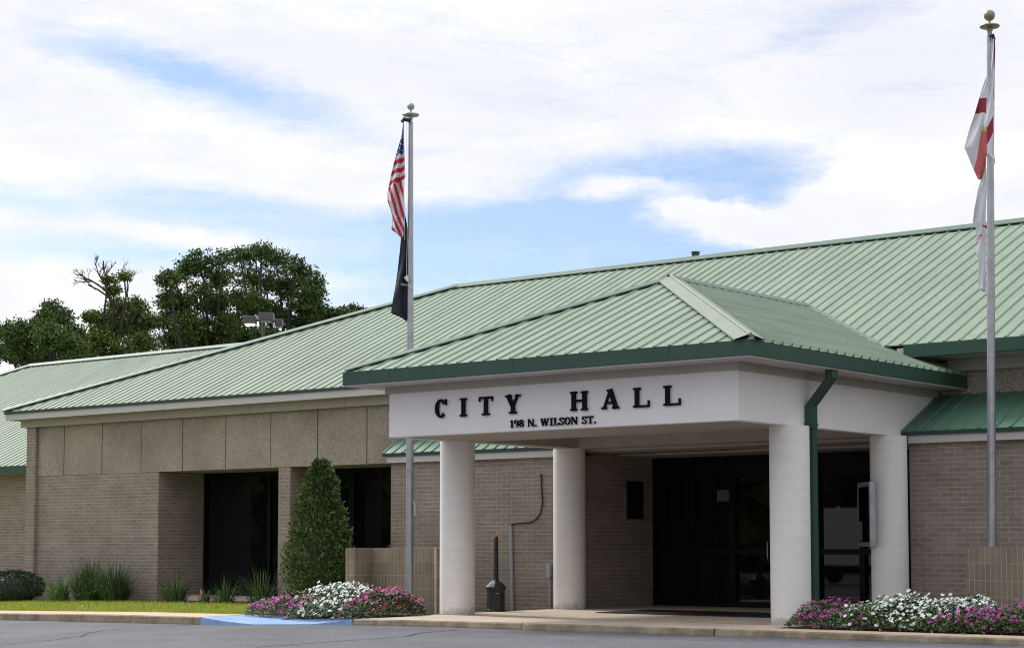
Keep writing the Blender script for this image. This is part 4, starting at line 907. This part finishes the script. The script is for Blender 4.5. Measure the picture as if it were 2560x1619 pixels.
# left bed
LBZ = lambda x, y: kt(x) - .03
yl = -1.1
flowers([(U(700, -.9), -.9, .62, .33), (U(745, -.9), -.9, .66, .36), (U(790, -1.2), -1.2, .55, .30), (U(672, -.6), -.6, .42, .26)], LBZ, ['fmag'], 5200, 620, 'low magenta bedding flowers at the left end of the bed by the blue ramp', 21, size=.032)
flowers([(U(830, -.7), -.7, .78, .56), (U(850, -1.45), -1.45, .55, .34), (U(900, -.5), -.5, .6, .50), (U(800, -1.45), -1.45, .45, .28), (U(880, -.2), -.2, .6, .55)], LBZ, ['fwhite'], 6800, 640, 'tall white bedding flowers in the middle of the bed left of the canopy', 22, size=.038)
flowers([(U(960, -.9), -.9, .75, .46), (U(985, -.7), -.7, .55, .40), (U(915, -1.45), -1.45, .5, .3), (U(1008, -.8), -.8, .34, .22)], LBZ, ['fred', 'fmag'], 5600, 520, 'crimson and magenta bedding flowers in front of the left flagpole', 23, cols=.55, size=.036)
RBZ = lambda x, y: kt(x) - .01
flowers([(U(2060, -1.1), -1.1, .55, 0.231), (U(2035, -1.25), -1.25, .30, 0.163), (U(2110, -1.2), -1.2, .5, 0.231), (U(2065, -.3), -.3, .5, 0.340), (U(2160, -1.3), -1.3, .35, 0.177), (U(2110, .1), .1, .5, 0.340)], RBZ, ['fmag'], 5200, 380, 'magenta bedding flowers around the foot of the green downspout', 24, size=.030)
flowers([(U(2200, -.9), -.9, .75, 0.354), (U(2270, -.6), -.6, .8, 0.422), (U(2350, -.5), -.5, .75, 0.408), (U(2410, -.2), -.2, .6, 0.394), (U(2250, -1.25), -1.25, .45, 0.245), (U(2320, -1.2), -1.2, .45, 0.231), (U(2440, .2), .2, .55, 0.408)], RBZ, ['fwhite'], 9500, 900, 'broad drift of white bedding flowers in front of the right brick wall', 25, size=.032)
flowers([(U(2430, -1.15), -1.15, .55, 0.245), (U(2500, -1.0), -1.0, .65, 0.286), (U(2560, -.9), -.9, .7, 0.313), (U(2620, -.8), -.8, .7, 0.313), (U(2380, -1.25), -1.25, .4, 0.204), (U(2520, -.2), -.2, .6, 0.340)], RBZ, ['fmag'], 9000, 560, 'magenta bedding flowers at the right edge of the photo', 26, size=.030)
# ------------------------------------------------------------------ trees
def tree(name, u, dist, base, lobes, trunk_r, label, leafm, seed, nclump=42, leaves=16, bare=None, cat='tree', lsz=.13):
    """lobes: (u, v, radius in source pixels); every lobe is a leaf cluster round the end of a limb"""
    r = random.Random(seed); k_ = dist / F_; b0 = atd(u, 1357, dist); b0.z = base; root = empty(name, tuple(b0), label, cat, 'trees behind the building')
    tr = MB(); fo = MB(); fork = b0 + Vector((0, 0, 4.0)); top = b0 + Vector((0, 0, 7.0))
    tr.tube([b0, b0 + Vector((.1, 0, 2)), fork, top], [trunk_r * 1.2, trunk_r, trunk_r * .85, trunk_r * .5], 9)
    for (lu, lv, lr) in lobes:
        dp = r.uniform(-1, 1) * 2.6; c_ = atd(lu, lv, dist + dp); rad = lr * k_ * r.uniform(.86, 1.06)
        st = fork.lerp(top, r.random()); mid = st.lerp(c_, .5) + Vector((r.uniform(-.5, .5), r.uniform(-.5, .5), r.uniform(.0, .9)))
        tr.tube([st, st.lerp(mid, .5) + Vector((0, 0, .2)), mid, mid.lerp(c_, .6) + Vector((r.uniform(-.3, .3), 0, .2)), c_], [trunk_r * .38, trunk_r * .3, trunk_r * .22, trunk_r * .15, .03], 6)
        for k in range(int(nclump * r.uniform(1.7, 2.9) * (1.6 if lv > 750 else 1) * max(.4, (lr / 45) ** 2))):
            d_ = rvec(r); p = c_ + Vector((d_.x, d_.y, d_.z * .78)) * rad * (r.random() ** .42) * (1 + .3 * fbm(d_.x * 2 + lu, d_.y * 2, d_.z * 2))
            if k % 3 == 0: tr.tube([c_.lerp(p, .1), c_.lerp(p, .6) + rvec(r) * .1, p], [.035, .022, .01], 4, caps=False)
            cr = r.uniform(.22, .42)
            for q in range(leaves):
                o_ = rvec(r) * cr * r.random() ** .5; o_.z *= .6; leaf(fo, p + o_, rvec(r) + Vector((0, 0, -.1)), rvec(r) + Vector((0, 0, .8)), lsz * r.uniform(.8, 1.5), lsz * r.uniform(.28, .45))
    if bare:
        def br(p, d_, L, rad, dep_):
            q = p + d_ * L * .5 + rvec(r) * L * .07; e = p + d_ * L; tr.tube([p, q, e], [rad, rad * .85, rad * .65], 5, caps=False)
            if dep_ == 0: return
            for _ in range(r.choice((2, 3, 3))):
                nd = (d_ + rvec(r) * .75 + Vector((0, 0, .12))).normalized(); br(p.lerp(e, r.uniform(.55, 1)), nd, L * r.uniform(.5, .75), rad * .55, dep_ - 1)
        for (u0, v0, u1, v1, rad) in bare:
            A, Bq = atd(u0, v0, dist), atd(u1, v1, dist); br(A, (Bq - A).normalized(), (Bq - A).length, rad, 4)
    tr.build('trunk', 'bark', root, smooth=True, uv=False)
    fo.build('crown', leafm, root, uv=False)
GZ = -.75
tree('oak_tree', 520, 92, GZ, [(425, 700, 34), (418, 745, 30), (500, 655, 40), (465, 672, 34), (545, 690, 42), (450, 760, 50), (500, 730, 40), (560, 640, 26), (540, 760, 46), (470, 815, 50), (430, 850, 40), (560, 820, 48), (510, 870, 60), (600, 740, 36), (440, 690, 24), (410, 800, 26)], .42, 'tall broad dark oak, left half of the biggest crown behind the roof', 'oak', 31)
tree('oak_tree', 690, 97, GZ, [(600, 640, 36), (640, 635, 34), (690, 650, 40), (740, 670, 42), (775, 705, 36), (620, 690, 42), (665, 700, 46), (720, 720, 46), (770, 755, 44), (800, 790, 36), (630, 760, 48), (690, 780, 46), (750, 810, 48), (600, 840, 46), (660, 850, 50), (810, 830, 40), (575, 800, 36), (655, 625, 22), (790, 730, 24)], .45, 'tallest broad dark oak with rounded top, right half of the biggest crown', 'oak', 32)
tree('oak_tree', 130, 80, GZ, [(125, 775, 30), (110, 800, 34), (150, 800, 36), (185, 830, 28), (40, 830, 40), (80, 830, 42), (130, 845, 50), (170, 860, 40), (60, 880, 50), (20, 880, 44), (110, 900, 50), (180, 900, 36), (10, 830, 26), (195, 870, 20)], .33, 'dark green tree at the far left edge behind the wing roof', 'oak', 33, lsz=.11)
tree('half_dead_tree', 290, 86, GZ, [(300, 770, 36), (340, 765, 30), (255, 800, 36), (290, 820, 46), (340, 815, 44), (240, 850, 44), (300, 880, 50), (360, 860, 40), (380, 800, 26), (225, 790, 16), (285, 725, 13), (270, 700, 11), (310, 690, 11), (225, 880, 26)], .30, 'yellow-green tree with bare dead branches rising above its crown', 'oaky', 34, bare=[(285, 790, 265, 715, .10), (275, 745, 220, 712, .05), (265, 715, 244, 680, .05), (270, 735, 296, 695, .045), (322, 760, 318, 705, .035)], lsz=.11)
tree('oak_tree', 870, 100, GZ, [(825, 790, 24), (850, 785, 24), (885, 778, 22), (905, 785, 16), (835, 810, 34), (880, 820, 40), (930, 850, 40), (980, 850, 30)], .3, 'small treetop showing just above the roof slope right of the big oaks', 'oak', 35)
# ------------------------------------------------------------------ parking lamp behind the roof
D_ = 74; k_ = D_ / F_; c_ = atd(658, 800, D_)
root = empty('parking_lamp', (c_.x, c_.y, GZ), 'tall parking lot light with three grey box heads, one lit, behind the roof', 'street lamp')
s = MB(); s.tube([(c_.x, c_.y, GZ), (c_.x, c_.y, c_.z + .1)], .06, 10); s.build('pole', 'lampg', root)
def head(du, dv, wd, ht, dpt, lit):
    p = c_ + RT2 * du * k_ + Vector((0, 0, -dv * k_)) + FW2 * dpt; a_, b_ = RT2 * wd * k_ / 2, FW2 * .22; s = MB()
    s.prism([(q.x, q.y, p.z - ht * k_ / 2) for q in (p - a_ - b_, p + a_ - b_, p + a_ + b_, p - a_ + b_)], (0, 0, ht * k_)); h_ = s.build('lamp_head', 'lampg', root, bevel=.02)
    l_ = MB(); q = p - Vector((0, 0, ht * k_ / 2 + .05)); l_.prism([(v_.x, v_.y, q.z) for v_ in (q - a_ * .7 - b_ * .8, q + a_ * .7 - b_ * .8, q + a_ * .7 + b_ * .8, q - a_ * .7 + b_ * .8)], (0, 0, .12)); l_.build('lens', 'lens' if lit else 'ballg', h_)
head(-33, 0, 32, 20, 0, True); head(12, -4, 37, 21, -.5, False); head(37, 4, 18, 18, .4, False)
s = MB(); A = c_ - RT2 * 30 * k_; Bq = c_ + RT2 * 32 * k_; s.tube([A, c_, Bq], .05, 6); s.build('arm', 'lampg', root)
# ------------------------------------------------------------------ behind the camera, seen mirrored in the glass
def truck(x, y, yaw):
    root = empty('box_truck', (x, y, -.7), 'white box truck parked across the lot, seen mirrored in the entrance glass', 'truck'); z = -.7
    s = MB(); s.box(x - 3, x + 3.0, y - 1.1, y + 1.1, z + .9, z + 3.6); s.build('cargo_box', 'carw', root, bevel=.03)
    s = MB(); s.prism([(x + 3.1, y - 1, z + .5), (x + 5, y - 1, z + .5), (x + 5, y - 1, z + 1.4), (x + 4.2, y - 1, z + 1.5), (x + 3.7, y - 1, z + 2.4), (x + 3.1, y - 1, z + 2.4)], (0, 2, 0)); s.build('cab', 'carw', root, bevel=.04)
    s = MB(); s.prism([(x + 4.25, y - .9, z + 1.52), (x + 3.78, y - .9, z + 2.35), (x + 3.8, y - .9, z + 2.36), (x + 4.27, y - .9, z + 1.53)], (0, 1.8, 0)); s.build('windscreen', 'glass', root)
    for wx in (-2, 3.9):
        for wy_ in (-1.0, .8): s = MB(); s.tube([(x + wx, y + wy_, z + .42), (x + wx, y + wy_ + .25, z + .42)], .42, 18); s.build('wheel', 'tyre', root)
    s = MB(); s.box(x - 3, x + 3, y - .4, y + .4, z + .6, z + .88); s.build('chassis', 'tyre', root)
truck(-20.5, -42, 0)
def hedge():
    r = random.Random(77); s = MB()
    for k in range(42):
        a_ = R(-150 + k * 6.6); dist = 75 + r.uniform(-6, 8); cx_, cy_ = 0 + dist * math.sin(a_), -20 + dist * math.cos(a_)
        if cy_ > -25: continue
        for q in range(150):
            d_ = rvec(r); p = Vector((cx_ + d_.x * 6, cy_ + d_.y * 4, 5 + d_.z * 6.5)); n_ = rvec(r); a2 = n_.orthogonal().normalized() * r.uniform(1, 1.9); b2 = n_.cross(a2.normalized()) * r.uniform(.8, 1.5); s.face([p - a2 - b2, p + a2 - b2, p + a2 + b2, p - a2 + b2])
    tag(s.build('far_woods', 'oak', uv=False), 'distant dark woods across the car park, seen mirrored in the glass', 'woods', kind='stuff')
hedge()
